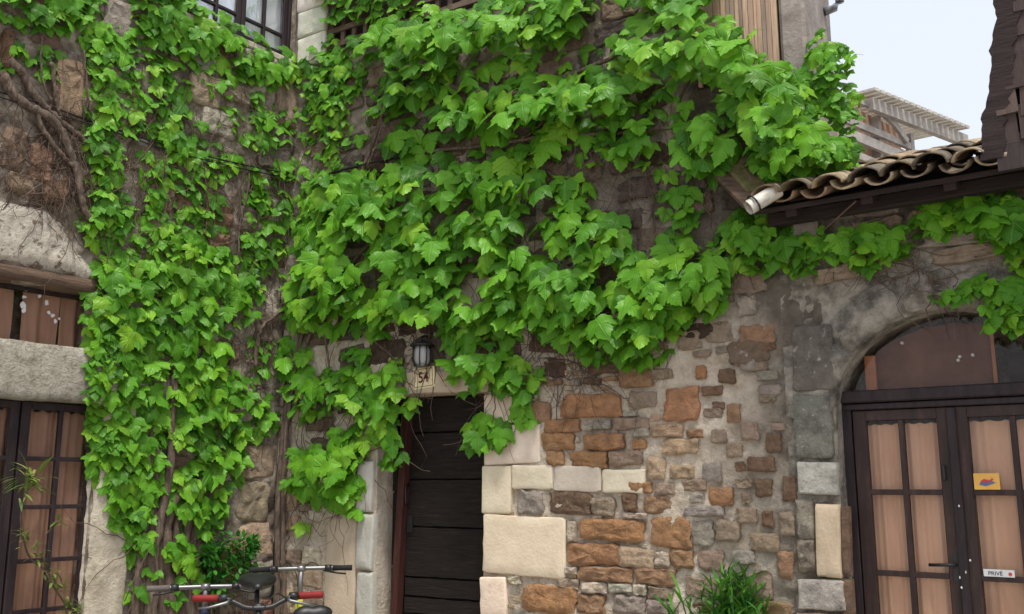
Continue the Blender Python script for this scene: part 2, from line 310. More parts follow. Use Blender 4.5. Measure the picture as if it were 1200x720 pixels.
# ------------------------------------------------------------------ walls as relief sheets with real openings
def inpoly(p, poly):
    x, y = p; c = False; n = len(poly); j = n-1
    for i in range(n):
        xi, yi = poly[i]; xj, yj = poly[j]
        if (yi > y) != (yj > y) and x < (xj-xi)*(y-yi)/(yj-yi)+xi: c = not c
        j = i
    return c
def nearest(p, poly):
    best = None; bd = 1e9; n = len(poly)
    for i in range(n):
        ax, ay = poly[i]; bx, by = poly[(i+1) % n]; dx, dy = bx-ax, by-ay
        t = max(0, min(1, ((p[0]-ax)*dx+(p[1]-ay)*dy)/(dx*dx+dy*dy+1e-12)))
        q = (ax+dx*t, ay+dy*t); d = math.hypot(p[0]-q[0], p[1]-q[1])
        if d < bd: bd = d; best = q
    return best, bd
def edgedist(p, poly): return nearest(p, poly)[1]
def wallsheet(name, u0, u1, z0, z1, step, holes, amp, mat, parent, depth, thick, seed, body=None, fine=0):
    nu = int((u1-u0)/step); nz = int((z1-z0)/step)
    V = []; idx = {}; F_ = []
    def kept(i, j):
        c = (u0+(i+.5)*(u1-u0)/nu, z0+(j+.5)*(z1-z0)/nz)
        return not any(inpoly(c, h) for h in holes)
    K = [[kept(i, j) for j in range(nz)] for i in range(nu)]
    def vert(i, j):
        if (i, j) in idx: return idx[(i, j)]
        u = u0+i*(u1-u0)/nu; z = z0+j*(z1-z0)/nz
        adj = [K[a][b] for a in (i-1, i) for b in (j-1, j) if 0 <= a < nu and 0 <= b < nz]
        y = 0
        if not all(adj):
            bq = min((nearest((u, z), h) for h in holes), key=lambda t: t[1]); u, z = bq[0]
        elif 0 < i < nu and 0 < j < nz:
            p = Vector((u, seed, z))
            y = -amp*(noise.fractal(p*2.2, .9, 2.1, 3)*.9+noise.fractal(p*11, .7, 2.1, 3)*.6)-fine*noise.fractal(p*34, .7, 2.1, 3)
            if holes:
                d = min(edgedist((u, z), h) for h in holes) if len(holes) else 1
                y *= min(1, d/.08)
        idx[(i, j)] = len(V); V.append((u, y, z)); return idx[(i, j)]
    for i in range(nu):
        for j in range(nz):
            if K[i][j]: F_.append((vert(i, j), vert(i+1, j), vert(i+1, j+1), vert(i, j+1)))
    mb = MB(); mb.v = V; mb.f = F_
    for h in holes:                           # reveals
        for a, b in zip(h, h[1:]+h[:1]): mb.quad((a[0], 0, a[1]), (a[0], depth, a[1]), (b[0], depth, b[1]), (b[0], 0, b[1]))
    # sides, top and back of the wall
    mb.quad((u0,0,z0),(u0,thick,z0),(u0,thick,z1),(u0,0,z1)).quad((u1,0,z0),(u1,0,z1),(u1,thick,z1),(u1,thick,z0))
    mb.quad((u0,0,z1),(u0,thick,z1),(u1,thick,z1),(u1,0,z1)).quad((u0,thick,z0),(u1,thick,z0),(u1,thick,z1),(u0,thick,z1))
    if body:
        a, b, c, d = body
        mb.box(a, b, thick+.01, d, -.02, c)
    return mb.build(name, mat, parent, smooth=True)
def rectpoly(u0, u1, z0, z1, n=6):
    p = []
    for k in range(n): p.append((u0+(u1-u0)*k/n, z0))
    for k in range(n): p.append((u1, z0+(z1-z0)*k/n))
    for k in range(n): p.append((u1-(u1-u0)*k/n, z1))
    for k in range(n): p.append((u0, z1-(z1-z0)*k/n))
    return p

# ---- stones
def stonemesh(w, h, t, seed, rough=.12, sharp=4., n=16):
    """angular block: jittered corners, chipped edges, nearly flat uneven face"""
    rnd = random.Random(seed); mb = MB(); j = rough*.85
    ch = min(.32, .5/sharp)+rnd.uniform(0, rough*.3)
    j = rough*(1.25 if rough > .08 else .6)
    cs = [(sx*(1-rnd.uniform(0, j)), sz*(1-rnd.uniform(0, j))) for sx, sz in ((-1,-1),(1,-1),(1,1),(-1,1))]
    prof = []
    for k in range(4):
        p, q = cs[k], cs[(k+1) % 4]; e = ch*rnd.uniform(.5, 1.3); e2 = ch*rnd.uniform(.5, 1.3)
        for f in (e*.62, .32, .5, .68, 1-e2*.62):
            m_ = rnd.uniform(-1, .9)*rough*.9
            x, z = p[0]+(q[0]-p[0])*f, p[1]+(q[1]-p[1])*f
            mn_ = min(w, h); rl_ = math.hypot(x, z)
            prof.append((x+m_*x/rl_*mn_/w, z+m_*z/rl_*mn_/h))
    n = len(prof)
    mn = min(w, h)/2; b1 = 1-min(.16, .012/max(mn, .02)); b2 = 1-min(.34, .034/max(mn, .02))
    if rough < .08: b1, b2 = 1-min(.1, .004/max(mn, .02)), 1-min(.2, .010/max(mn, .02))
    if w == 1 and h == 1: b1, b2 = .93, .82
    rings = [(1.0, -.03), (1.0, t*.4), (b1, t*.85), (b2, t), (.62, t), (.3, t)]
    fq = 3.6 if w == 1 and h == 1 else 19
    for r, (sc, y) in enumerate(rings):
        for (a, b) in prof:
            X, Z = a*w/2*sc, b*h/2*sc
            yy = y + (noise.fractal(Vector((X*fq, seed*1.7, Z*fq)), .8, 2, 4)*t*(.6 if rough > .08 else .22) if r > 0 else 0)
            mb.v.append((X, -yy, Z))
    for r in range(len(rings)-1):
        for k in range(n):
            mb.f.append((r*n+k, r*n+(k+1) % n, (r+1)*n+(k+1) % n, (r+1)*n+k))
    mb.v.append((0, -t, 0)); c = len(mb.v)-1; o = (len(rings)-1)*n
    for k in range(n): mb.f.append((o+k, o+(k+1) % n, c))
    me = mb.mesh('stone', True); me.set_sharp_from_angle(angle=R(38)); return me
def jitc(c, rnd, j=.1):
    k = 1+rnd.uniform(-j, j); return tuple(max(0, v*k*(1+rnd.uniform(-.04, .04))) for v in lin(c))+(1,)
SRND = random.Random(3)
def put_stone(w, parent, x0, y0, x1, y1, col, t=.03, mat='stone', rough=.1, sharp=4., name='stone', roll=0):
    cx, cy = (x0+x1)/2, (y0+y1)/2
    a = w.L(x0, cy); b = w.L(x1, cy); c = w.L(cx, y0); d = w.L(cx, y1)
    W_, H_ = b[0]-a[0], c[1]-d[1]; m = w.L(cx, cy)
    if rough > .08: W_ *= 1.08; H_ *= 1.1
    me = stonemesh(W_, H_, t, SRND.randint(0, 9999), rough, sharp, 18 if W_ > .25 else 14); me.materials.append(M[mat])
    o = inst(name, me, parent, M=Matrix.Translation((m[0], -.012, m[1])) @ Matrix.Rotation(R(roll+SRND.uniform(-2, 2)), 4, 'Y'), color=jitc(col, SRND, .08))
    return (m[0]-W_/2, m[0]+W_/2, m[1]-H_/2, m[1]+H_/2)
BANK = []
for k in range(14):
    me = stonemesh(1, 1, 1, 500+k, .13, 3.4, 14); me.materials.append(M['stone']); BANK.append(me)
def rubble(parent, u0, u1, z0, z1, avoid, holes, cols, hr, wr, t, limit, seed, p=1., name='stone'):
    rnd = random.Random(seed); z = z0; n = 0
    while z < z1:
        h = rnd.uniform(*hr); u = u0+rnd.uniform(-.1, 0)
        while u < u1:
            w = rnd.uniform(*wr)*(.7+h/hr[1]*.5)
            cu, cz = u+w/2, z+h/2+rnd.uniform(-.02, .02)
            ok = rnd.random() < p and u > u0-.02 and u+w < u1+.02
            if ok:
                for a in avoid:
                    if not (u+w < a[0]+.005 or u > a[1]-.005 or z+h < a[2]+.01 or z > a[3]-.01): ok = False; break
            if ok:
                for hl in holes:
                    for q in ((u,z),(u+w,z),(u,z+h),(u+w,z+h),(cu,cz)):
                        if inpoly(q, hl): ok = False
                    if edgedist((cu, cz), hl) < max(w, h)*.45: ok = False
            if ok and n < limit:
                tt = rnd.uniform(.6, 1.2)*t
                Mx = Matrix.Translation((cu, -.006, cz)) @ Matrix.Rotation(R(rnd.uniform(-5, 5)), 4, 'Y') @ Matrix.Diagonal((w*.95, tt, h*.93, 1))
                inst(name, rnd.choice(BANK), parent, M=Mx, color=jitc(rnd.choice(cols), rnd, .15)); n += 1
            u += w+rnd.uniform(.01, .03)
        z += h+rnd.uniform(.008, .02)
    return n
RUST, BRN, DBR, TAN, GRY, GRB, PAL, CRM, LGR = (186,142,104), (174,138,108), (134,108,88), (206,180,150), (174,164,152), (174,154,134), (218,204,182), (230,213,190), (198,188,172)

# ================================================================== CENTRE HOUSE
hc = wthing('stone_house', CEN, 'rubble stone house with low black plank door and number plaque, overgrown with vine', 'house')
dl, dr = CEN.L(441, 600)[0], CEN.L(567, 600)[0]; dz = CEN.L(520, 461)[1]
DOORH = rectpoly(dl, dr, -.01, dz)
lu0, lu1, lz0 = CEN.L(384, 50)[0], CEN.L(600, 10)[0], CEN.L(395, 60)[1]
LATH = rectpoly(lu0, lu1, lz0, lz0+1.15)
UEND = CEN.L(946, 40)[0]
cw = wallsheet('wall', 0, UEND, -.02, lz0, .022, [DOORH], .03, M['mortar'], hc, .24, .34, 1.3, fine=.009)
mbk = MB(); mbk.box(-.05, CEN.L(800, 300)[0], .36, 3.2, -.02, lz0-.05); mbk.build('rear_building', M['concrete'], hc)
A = []                                        # boxes taken by the hand-placed stones
def Z8(x, y): return (560+x/2.4, 420+y/2.4)
def s8(x0, y0, x1, y1, col, **k):
    a = Z8(x0, y0); b = Z8(x1, y1); A.append(put_stone(CEN, cw, a[0], a[1], b[0], b[1], col, **k))
for q in ((20,100,130,183),(18,187,178,298),(15,302,98,437),(15,441,248,612),(10,614,84,725)):
    s8(*q, CRM, t=.016, mat='ashlar', rough=.025, sharp=9)
for q in ((98,300,215,370),(217,302,350,376),(352,312,475,380)): s8(*q, PAL, t=.02, mat='ashlar', rough=.06, sharp=6)
for x0, y0, x1, y1, c in (
 (115,372,190,437,GRY),(205,378,320,440,DBR),(322,390,385,442,GRB),(408,382,450,432,DBR),(468,388,550,438,BRN),(425,348,490,380,RUST),(500,350,560,385,GRB),
 (135,122,207,182,BRN),(232,98,400,170,RUST),(525,82,625,175,RUST),(400,20,488,85,BRN),(310,0,400,45,DBR),(192,60,240,78,BRN),(262,60,292,80,GRY),(300,55,350,75,DBR),(355,52,395,64,BRN),(488,30,550,60,GRB),(615,22,645,58,RUST),(680,30,725,70,DBR),
 (430,92,505,140,GRB),(410,150,450,165,LGR),(188,172,285,210,RUST),(182,212,275,260,RUST),(330,175,378,200,GRY),(388,165,485,202,GRB),(300,210,415,258,RUST),(435,198,488,222,LGR),(435,227,475,255,RUST),(490,185,580,220,TAN),(525,224,625,270,TAN),(590,200,640,224,BRN),
 (198,262,248,305,RUST),(258,262,368,308,RUST),(372,262,465,302,GRB),(478,278,530,340,TAN),(540,300,612,340,TAN),(635,295,690,345,GRY),(580,342,645,375,GRB),(650,360,720,415,RUST),(760,275,835,320,DBR),(810,210,855,265,DBR),(700,130,740,180,BRN),
 (408,434,482,453,PAL),(282,455,472,512,RUST),(485,447,600,530,RUST),(580,415,690,446,GRY),(602,455,665,530,GRY),(255,457,280,515,PAL),
 (250,519,398,583,RUST),(400,532,497,588,TAN),(500,544,543,583,PAL),(546,535,610,590,BRN),(285,586,440,628,BRN),(445,590,560,638,BRN),(246,586,282,608,PAL),(225,617,285,650,GRB),
 (130,637,280,716,RUST),(282,662,360,722,BRN),(295,630,365,660,PAL),(370,632,438,660,LGR),(440,634,478,668,PAL),(480,642,550,677,GRB),(385,664,475,722,GRY),(480,682,570,722,GRY),
 (800,430,835,475,DBR),(845,545,890,620,BRN),(770,490,850,540,GRB),(670,455,740,520,GRB),(720,540,780,580,GRY),(660,200,700,240,GRB),(740,180,790,230,GRB),(700,240,745,280,GRB),(600,380,640,408,LGR),(730,420,785,465,GRB),(780,340,830,390,DBR),(620,540,690,600,GRB),(860,330,900,400,DBR),(850,430,895,500,GRB),(640,620,720,680,GRB),(760,600,830,680,GRB)):
    right_end = x0 > 600
    s8(x0, y0, x1, y1, c, t=.014 if right_end else .024, rough=.14, sharp=3.2)
# left of the door: three worn grey jamb pieces, smooth tan block, small pale stones
for y0, y1 in ((540,600),(602,668),(670,742)): A.append(put_stone(CEN, cw, 421, y0, 440, y1, (188,182,174), t=.03, mat='ashlar', rough=.03, sharp=9, name='jamb_stone'))
A.append(put_stone(CEN, cw, 383, 606, 419, 742, (204,184,164), t=.016, mat='ashlar', rough=.04, sharp=7))
for x0, y0, x1, y1, c in ((362,598,382,614,PAL),(334,605,352,622,TAN),(356,640,378,662,PAL),(337,645,354,660,GRB),(322,628,337,645,PAL),(322,690,345,720,TAN),(347,690,380,730,GRB),(324,655,336,680,TAN),(395,540,420,604,TAN),(345,668,380,688,TAN),(330,560,350,598,TAN),(352,590,365,600,GRB)):
    A.append(put_stone(CEN, cw, x0, y0, x1, y1, c, t=.02, rough=.14, sharp=3.2))
A.append(put_stone(CEN, cw, 474, 434, 600, 461, (198,182,156), t=.025, mat='ashlar', rough=.03, sharp=8, name='lintel'))
shr = [(a+.01, b-.01, c+.008, d-.008) for a, b, c, d in A]
def fill(u0, u1, z0, z1, cols, hr, wr, t, lim, seed, p):
    n0 = len(bpy.data.objects); rubble(cw, u0, u1, z0, z1, shr, [DOORH], cols, hr, wr, t, lim, seed, p)
    for o in list(bpy.data.objects)[n0:] if False else [o for o in cw.children if o.get('_f') is None]:
        m = o.matrix_local; w_, h_ = m.to_scale().x/2, m.to_scale().z/2
        if o.data in BANK: shr.append((m.translation.x-w_+.01, m.translation.x+w_-.01, m.translation.z-h_+.008, m.translation.z+h_-.008))
        o['_f'] = 1
    for o in cw.children:
        if '_f' in o and False: del o['_f']
fu0, fu1, fz1 = CEN.L(585, 600)[0], CEN.L(926, 600)[0], CEN.L(700, 425)[1]
fill(CEN.L(770, 600)[0], fu1, .6, fz1+.35, [GRB, GRY, BRN, GRB, LGR], (.08,.16), (.1,.24), .016, 90, 24, .95)
fill(fu0, CEN.L(800, 600)[0], .6, fz1, [PAL, TAN, LGR, TAN, PAL, BRN], (.045,.085), (.06,.15), .016, 130, 25, 1.)
fill(CEN.L(800, 600)[0], fu1, .6, fz1, [GRB, GRY, DBR, GRB], (.05,.09), (.06,.15), .014, 60, 27, .8)
fill(fu0, CEN.L(760, 600)[0], .6, fz1, [PAL, TAN, PAL], (.025,.045), (.03,.09), .01, 120, 26, .8)
rubble(cw, .05, UEND-.25, 1.6, lz0-.1, shr, [DOORH], [(112,98,88), (92,76,66), (124,104,90), (104,94,88), (138,120,104)], (.12,.24), (.16,.36), .022, 150, 5, .85)  # upper stones coloured darker for the same vine shade and grime
for o in cw.children:
    if '_f' in o: del o['_f']
rubble(cw, 2.05, UEND-.1, .0, 1.0, A, [DOORH], [TAN, GRB, BRN], (.12,.2), (.16,.36), .03, 60, 6, .8)
# door
dd = MB().box(dl+.01, dr-.01, .2, .235, 0, dz-.005); door = dd.build('door', M['door'], hc)
pu = [CEN.L(477, 520, -.15)[0], CEN.L(564, 520, -.15)[0]]
zs = [dz-.01]+[CEN.L(520, y, -.15)[1] for y in (506.5, 562, 618.5, 678.5, 702)]+[.62, .31, .02]
rd = random.Random(4)
for a, b in zip(zs, zs[1:]):
    mb = MB(); n = 14                          # each plank a wavy-edged board
    top = [(pu[0]+(dr-.012-pu[0])*k/n, a-.004-rd.uniform(0, .006)) for k in range(n+1)]
    bot = [(pu[0]+(dr-.012-pu[0])*k/n, b+.004+rd.uniform(0, .006)) for k in range(n+1)]
    y = .15+rd.uniform(0, .012)
    mb.prism(bot+top[::-1], lambda p: (p[0], y, p[1]), lambda p: (p[0], .205, p[1]))
    fixn(mb.build('plank', M['door'], door))
for a, b in ((dz-.01, 1.5), (1.49, .95), (.94, .4), (.39, .02)):
    MB().box(dl+.015, CEN.L(463, 600, -.15)[0], .165+rd.uniform(0,.01), .205, b+.004, a-.004).build('plank', M['door'], door)
p0 = CEN.L(478, 470, -.12); p1 = CEN.L(463, 720, -.12)
dpost = MB().beam((p1[0]-.03, .13, -.02), (p0[0], .13, dz-.01), .06, .08, (0,1,0)).build('post', M['post'], door, bevel=.004)
MB().tube([(pu[0]+.03, .14, 1.55), (pu[0]+.035, .1, 1.52), (pu[0]+.035, .1, 1.42), (pu[0]+.03, .14, 1.39)], .007).build('handle', M['black'], door, True)
MB().box(pu[0]+.02, pu[0]+.07, .143, .15, 1.2, 1.32).build('lock_plate', M['black'], door)
MB().box(dl-.0, dr, -.02, .24, -.01, .03).build('threshold', M['concrete'], hc)
# lattice
lat = MB().box(lu0, lu1, .07, .1, lz0, lz0+.55).build('dark_backing', M['timber_dark'], hc)  # dark board added behind the slats, standing for the unlit interior
z = lz0+.03
while z < lz0+.5:
    MB().box(lu0, lu1, -.02, 0, z, z+.045).build('slat', M['lattice'], lat); z += .135
u = lu0+.02
while u < lu1:
    MB().box(u, u+.04, .002, .02, lz0, lz0+.55).build('slat', M['lattice'], lat); u += .125
# board cladding and concrete pillar at the right end
ps = MB(); b0, b1 = CEN.L(820, 20)[0], CEN.L(917, 40)[0]; bz0, bz1 = CEN.L(880, 95)[1], 5.2
clad = MB().box(b0-.01, b1+.005, -.05, -.04, bz0, bz1).build('cladding', M['timber_dark'], hc)
u = b0; rb = random.Random(9)
while u < b1-.012:
    w = rb.uniform(.02, .038); c = rb.choice([(196,168,142),(176,150,130),(208,180,152),(156,138,124),(188,160,136),(140,122,110)])
    MB().box(u, min(u+w-.003, b1), -.07-rb.uniform(0, .012), -.048, bz0+rb.uniform(0, .03), bz1).build('board', M['board'], clad).color = lin(c)+(1,)
    u += w
pd = .0
while proj(CEN.W(UEND, -pd, 4.2))[0] < 976 and pd < 2: pd += .01
PIL = MB(); n = 26
pil0 = CEN.L(918, 40)[0]; PIL.box(pil0, UEND+.01, -.09, pd, 2.9, 5.4)
PIL.build('pillar', M['concrete'], hc, bevel=.02)
rm = MB(); g0 = CEN.W(UEND, -pd*.6, 0)
def hcl(p):                                   # world to house-local
    return hc_inv @ Vector(p)
hc_inv = (Matrix.Translation((CEN.o[0], CEN.o[1], 0)) @ Matrix.Rotation(CEN.ang(), 4, 'Z')).inverted()
yy = CEN.W(UEND, -pd*.7, 0)[1]
rm.tube([hcl(at(966, 14, yy)), hcl(at(978, 9, yy)), hcl(at(984, 2, yy)), hcl(at(985, -40, yy))], .03, 8)
rm.build('gutter_pipe', M['zinc'], hc, True)

# ---- number plaque and lamp (things fixed to the wall)
c = CEN.L(500.5, 443.5)
pl = thing('number_plaque', 'cream ceramic plaque reading 54 above the black plank door', 'sign', CEN.W(c[0], .032, c[1]), CEN.ang())
pl.rotation_euler = (0, R(-4), CEN.ang())
pw, ph = .098, .08
MB().box(-pw, pw, -.012, .012, -ph, ph).build('plate', M['ceramic'], pl, bevel=.006)
fr = MB()
for a in ((-pw+.012, pw-.012, ph-.018, ph-.014), (-pw+.012, pw-.012, -ph+.014, -ph+.018), (-pw+.012, -pw+.016, -ph+.014, ph-.014), (pw-.016, pw-.012, -ph+.014, ph-.014)):
    fr.box(a[0], a[1], -.0145, -.0125, a[2], a[3])
fr.build('border', M['brownline'], pl)
def text(body, size, mat, parent, loc, rot=(R(90), 0, 0), ext=.001, sx=1.):
    cu = bpy.data.curves.new('t', 'FONT'); cu.body = body; cu.size = size; cu.align_x = 'CENTER'; cu.align_y = 'CENTER'; cu.extrude = ext; cu.offset = size*.012
    o = bpy.data.objects.new('t', cu); COL.objects.link(o); bpy.context.view_layer.update()
    me = bpy.data.meshes.new_from_object(o.evaluated_get(bpy.context.evaluated_depsgraph_get())); bpy.data.objects.remove(o)
    me.materials.clear(); me.materials.append(mat)
    q = bpy.data.objects.new('lettering', me); COL.objects.link(q); q.parent = parent; q.location = loc; q.rotation_euler = rot; q.scale = (sx, 1, 1); return q
text('54', .112, M['ink'], pl, (0, -.014, 0), sx=.85)
c = CEN.L(494.5, 414, .09)
lp = thing('wall_lamp', 'small black caged wall lantern with frosted glass above plaque 54', 'lamp', CEN.W(c[0], .09, c[1]-.1), CEN.ang())
def lathe(mb, prof, n=14, y0=0):
    i = len(mb.v)
    for r, z in prof:
        for k in range(n): a = 2*math.pi*k/n; mb.v.append((r*math.cos(a), y0+r*math.sin(a), z))
    for j in range(len(prof)-1):
        for k in range(n): mb.f.append((i+j*n+k, i+j*n+(k+1) % n, i+(j+1)*n+(k+1) % n, i+(j+1)*n+k))
    return mb
gl = mk('opal', grey(.5, .62), bump=.05, rough=.25); gl.node_tree.nodes['Principled BSDF'].inputs['Transmission Weight'].default_value = .3
lathe(MB(), [(.0,.005),(.045,.006),(.06,.05),(.058,.12),(.05,.15),(0,.151)]).build('glass', gl, lp, True)
lathe(MB(), [(.0,.19),(.03,.185),(.09,.165),(.092,.15),(.06,.148),(0,.147)]).build('hood', M['black'], lp, True)
lathe(MB(), [(0,-.004),(.05,-.002),(.055,.012),(.045,.014),(0,.013)]).build('base_ring', M['alu'], lp, True)
for k in range(8):
    a = 2*math.pi*(k+.5)/8
    MB().tube([(.052*math.cos(a), .052*math.sin(a), .0), (.07*math.cos(a), .07*math.sin(a), .05), (.07*math.cos(a), .07*math.sin(a), .11), (.06*math.cos(a), .06*math.sin(a), .155)], .0045, 5).build('cage_bar', M['black'], lp, True)
MB().tube([(0, 0, .185), (0, 0, .22), (0, .045, .235), (0, .095, .22)], .009, 6).build('bracket', M['black'], lp, True)
MB().box(-.035, .035, .08, .094, .17, .26).build('wall_plate', M['black'], lp)

# ================================================================== LEFT HOUSE
hl = wthing('stone_house', LEFT, 'brown stone house with brown-curtained glazed doors below a pale concrete beam', 'house')
ul = LEFT.L(-170, 400)[0]
wa = (LEFT.L(106, 412)[0], LEFT.L(60, 404)[1], LEFT.L(60, 336)[1])
wb = (LEFT.L(113, 500)[0], LEFT.L(60, 470)[1])
wc = (LEFT.L(226, 10)[0], -.015, LEFT.L(330, 66)[1])
HA = rectpoly(ul, wa[0], wa[1]-.02, wa[2]); HB = rectpoly(ul, wb[0], -.01, wb[1]+.02); HCW = rectpoly(wc[0]-.02, wc[1], wc[2], wc[2]+1.15)
lw = wallsheet('wall', -4.2, 0, -.02, 6.6, .035, [HA, HB, HCW], .05, M['mortar_left'], hl, .22, .3, 4.4, fine=.008)
MB().box(-4.2, -.02, .32, 3, -.02, 6.5).build('rear_building', M['concrete'], hl)
# pale concrete beam, rounded and rough
z0, z1 = LEFT.L(60, 470)[1], LEFT.L(60, 404)[1]; zc, hh = (z0+z1)/2, (z1-z0)/2
be = MB(); n = 40; prof = []
for k in range(12):
    a = math.pi*(k/11-.5); prof.append((-.01-.065*abs(math.cos(a))**.3, hh*math.copysign(abs(math.sin(a))**.7, a)))
prof = [(.12, -hh)]+prof+[(.12, hh)]
ue = LEFT.L(132, 440)[0]
for i in range(n+1):
    u = ul+(ue-ul)*i/n
    for (y, zz) in prof:
        q = noise.fractal(Vector((u*5, y*8, zz*8)), .8, 2, 4)*.02
        be.v.append((u, y-abs(q)*.6, zc+zz+q*.6))
m_ = len(prof)
for i in range(n):
    for k in range(m_-1): be.f.append((i*m_+k, (i+1)*m_+k, (i+1)*m_+k+1, i*m_+k+1))
be.f.append(tuple(n*m_+k for k in range(m_)))
fixn(be.build('concrete_beam', M['beam'], hl, True))
# timber lintel over the strip window and the peeling white render above it
tz = wa[2]
li = MB(); n = 24
for i in range(n+1):
    u = ul+(LEFT.L(112, 340)[0]-ul)*i/n; k = noise.noise(Vector((u*4, 0, 0)))*.012
    for y, zz in ((.15, -.005), (-.015, .0), (-.03, .012), (-.032, .085), (.0, .1)): li.v.append((u, y+k, tz+zz+k))
for i in range(n):
    for k in range(4): li.f.append((i*5+k, (i+1)*5+k, (i+1)*5+k+1, i*5+k+1))
li.f.append(tuple(n*5+k for k in range(5)))
fixn(li.build('timber_lintel', M['timber'], hl, True))
pe = MB(); PX = [(0,232),(30,238),(55,245),(72,262),(85,285),(100,305),(117,325),(114,334),(95,329),(60,318),(20,312),(-40,305),(-60,225)]
pp = [LEFT.L(*q) for q in PX]
us = [p[0] for p in pp]; zz_ = [p[1] for p in pp]; st = .03
gi = {}
for i in range(int((max(us)-min(us))/st)+1):
    for j in range(int((max(zz_)-min(zz_))/st)+1):
        u, z = min(us)+i*st, min(zz_)+j*st
        if inpoly((u+st/2, z+st/2), pp):
            f = []
            for a, b in ((0,0),(1,0),(1,1),(0,1)):
                if (i+a, j+b) not in gi:
                    q = Vector((u+a*st, 3, z+b*st)); d = edgedist((q.x, q.z), pp); ins = inpoly((q.x, q.z), pp)
                    gi[(i+a, j+b)] = len(pe.v); pe.v.append((q.x, (-.035-noise.fractal(q*7, .8, 2, 4)*.02)*min(1, d/.05)+(.02 if d < .012 or not ins else 0), q.z))
                f.append(gi[(i+a, j+b)])
            pe.f.append(tuple(f))
pe.build('peeling_render', M['peel'], hl, True)
# jamb right of the glazed door
AL = []
jb = MB(); n = 30
x0_, x1_ = wb[0]-.012, LEFT.L(150, 690)[0]
for i in range(n+1):
    z = -.02+(wb[1]+.02)*i/n
    for k in range(7):
        u = x0_+(x1_-x0_)*k/6; q = noise.fractal(Vector((u*7, 2, z*7)), .8, 2, 4)*.018
        jb.v.append((u+(q if k in (0, 6) else 0), (-.035+q if 0 < k < 6 else .03), z))
for i in range(n):
    for k in range(6): jb.f.append((i*7+k, i*7+k+1, (i+1)*7+k+1, (i+1)*7+k))
jb.build('white_jamb', M['jamb'], hl, True)
AL += [(x0_-.05, x1_+.02, 0, wb[1]), (ul, ue, z0-.05, z1+.05), (ul, LEFT.L(125, 330)[0], tz-.1, LEFT.L(30, 235)[1])]
for x0, y0, x1, y1, c in ((276,562,312,612,GRB),(278,614,316,655,TAN),(282,657,320,700,GRY),(250,690,285,720,GRB),(252,640,278,688,BRN),(276,520,322,560,GRB),(286,702,322,740,(150,110,90)),
     (0,150,28,200,(156,132,112)),(32,170,62,215,(166,132,110)),(5,205,40,228,(156,132,112)),(62,70,98,140,(170,148,122)),(48,205,78,240,(140,110,90)),(0,35,14,80,(120,90,70)),(120,0,152,45,(172,160,146)),(222,90,258,125,GRB),(260,100,292,120,GRB),(235,130,275,160,LGR),(300,150,340,200,(120,110,104)),(320,100,352,150,GRB)):
    AL.append(put_stone(LEFT, lw, x0, y0, x1, y1, c, t=.03, rough=.13, sharp=3.4))
rubble(lw, -3.0, -.03, .0, 5.6, AL, [HA, HB, HCW], [(124,104,90), (150,134,118), (128,116,106), (138,108,90), (160,152,142), (116,104,94), (132,108,94)], (.14,.26), (.18,.4), .03, 250, 8, .85)

def glazed(parent, name, ux0, ux1, z0, z1, y, cols, rows_z, stile, mun, mat, gmat, bottom=None, th=.04, chips=0):
    """one leaf: stiles, rails, muntins and a pane in each light; rows_z from top to bottom"""
    leaf = MB().box(ux0, ux0+stile, y, y+th, z0, z1).build(name, mat, parent, bevel=.004)
    MB().box(ux1-stile, ux1, y, y+th, z0, z1).build('stile', mat, leaf, bevel=.004)
    MB().box(ux0+stile-.002, ux1-stile+.002, y+.002, y+th-.002, z1-stile*.8, z1-.001).build('rail', mat, leaf, bevel=.003)
    MB().box(ux0+stile-.002, ux1-stile+.002, y+.002, y+th-.002, z0+.001, z0+stile*1.2).build('rail', mat, leaf, bevel=.003)
    a, b = ux0+stile, ux1-stile
    zz = [z1-stile*.8]+rows_z
    for z in rows_z[:-1]: MB().box(a-.002, b+.002, y+.004, y+th-.006, z-mun/2, z+mun/2).build('muntin', mat, leaf, bevel=.003)
    lo = rows_z[-1]
    if bottom: MB().box(a, b, y+.012, y+th-.012, z0+stile*1.2, lo).build('panel', mat, leaf); MB().box(a-.002, b+.002, y+.004, y+th-.006, lo-.03, lo+.02).build('rail', mat, leaf)
    for k in range(1, cols):
        u = a+(b-a)*k/cols; MB().box(u-mun/2, u+mun/2, y+.003, y+th-.004, lo, z1-stile*.8).build('muntin', mat, leaf, bevel=.003)
    for k in range(cols):
        for r in range(len(zz)-1):
            u0, u1 = a+(b-a)*k/cols, a+(b-a)*(k+1)/cols
            MB().box(u0+.002, u1-.002, y+th*.5, y+th*.5+.004, zz[r+1]+.002, zz[r]-.002).build('pane', gmat, leaf)
    return leaf
def curtain(parent, u0, u1, z0, z1, y, mat, waves=5, amp=.02, scal=.0, seed=0, name='curtain'):
    mb = MB(); n = 60; m = 10; rn = random.Random(seed); ph = [rn.uniform(0, 6) for _ in range(4)]
    for i in range(n+1):
        t = i/n
        d = amp*(math.sin(t*waves*6.28+ph[0])+.5*math.sin(t*waves*14.1+ph[1])+.3*math.sin(t*waves*3+ph[2]))
        for j in range(m+1):
            s_ = j/m; z = z0+(z1-z0)*s_
            if j == m: z -= scal*abs(math.sin(t*waves*3.14*1.5+ph[3]))
            mb.v.append((u0+(u1-u0)*t, y+d*(1-.3*s_)+amp*.4*math.sin(s_*3+ph[2]+t*4), z))
    for i in range(n):
        for j in range(m): mb.f.append((i*(m+1)+j, (i+1)*(m+1)+j, (i+1)*(m+1)+j+1, i*(m+1)+j+1))
    return mb.build(name, mat, parent, True)
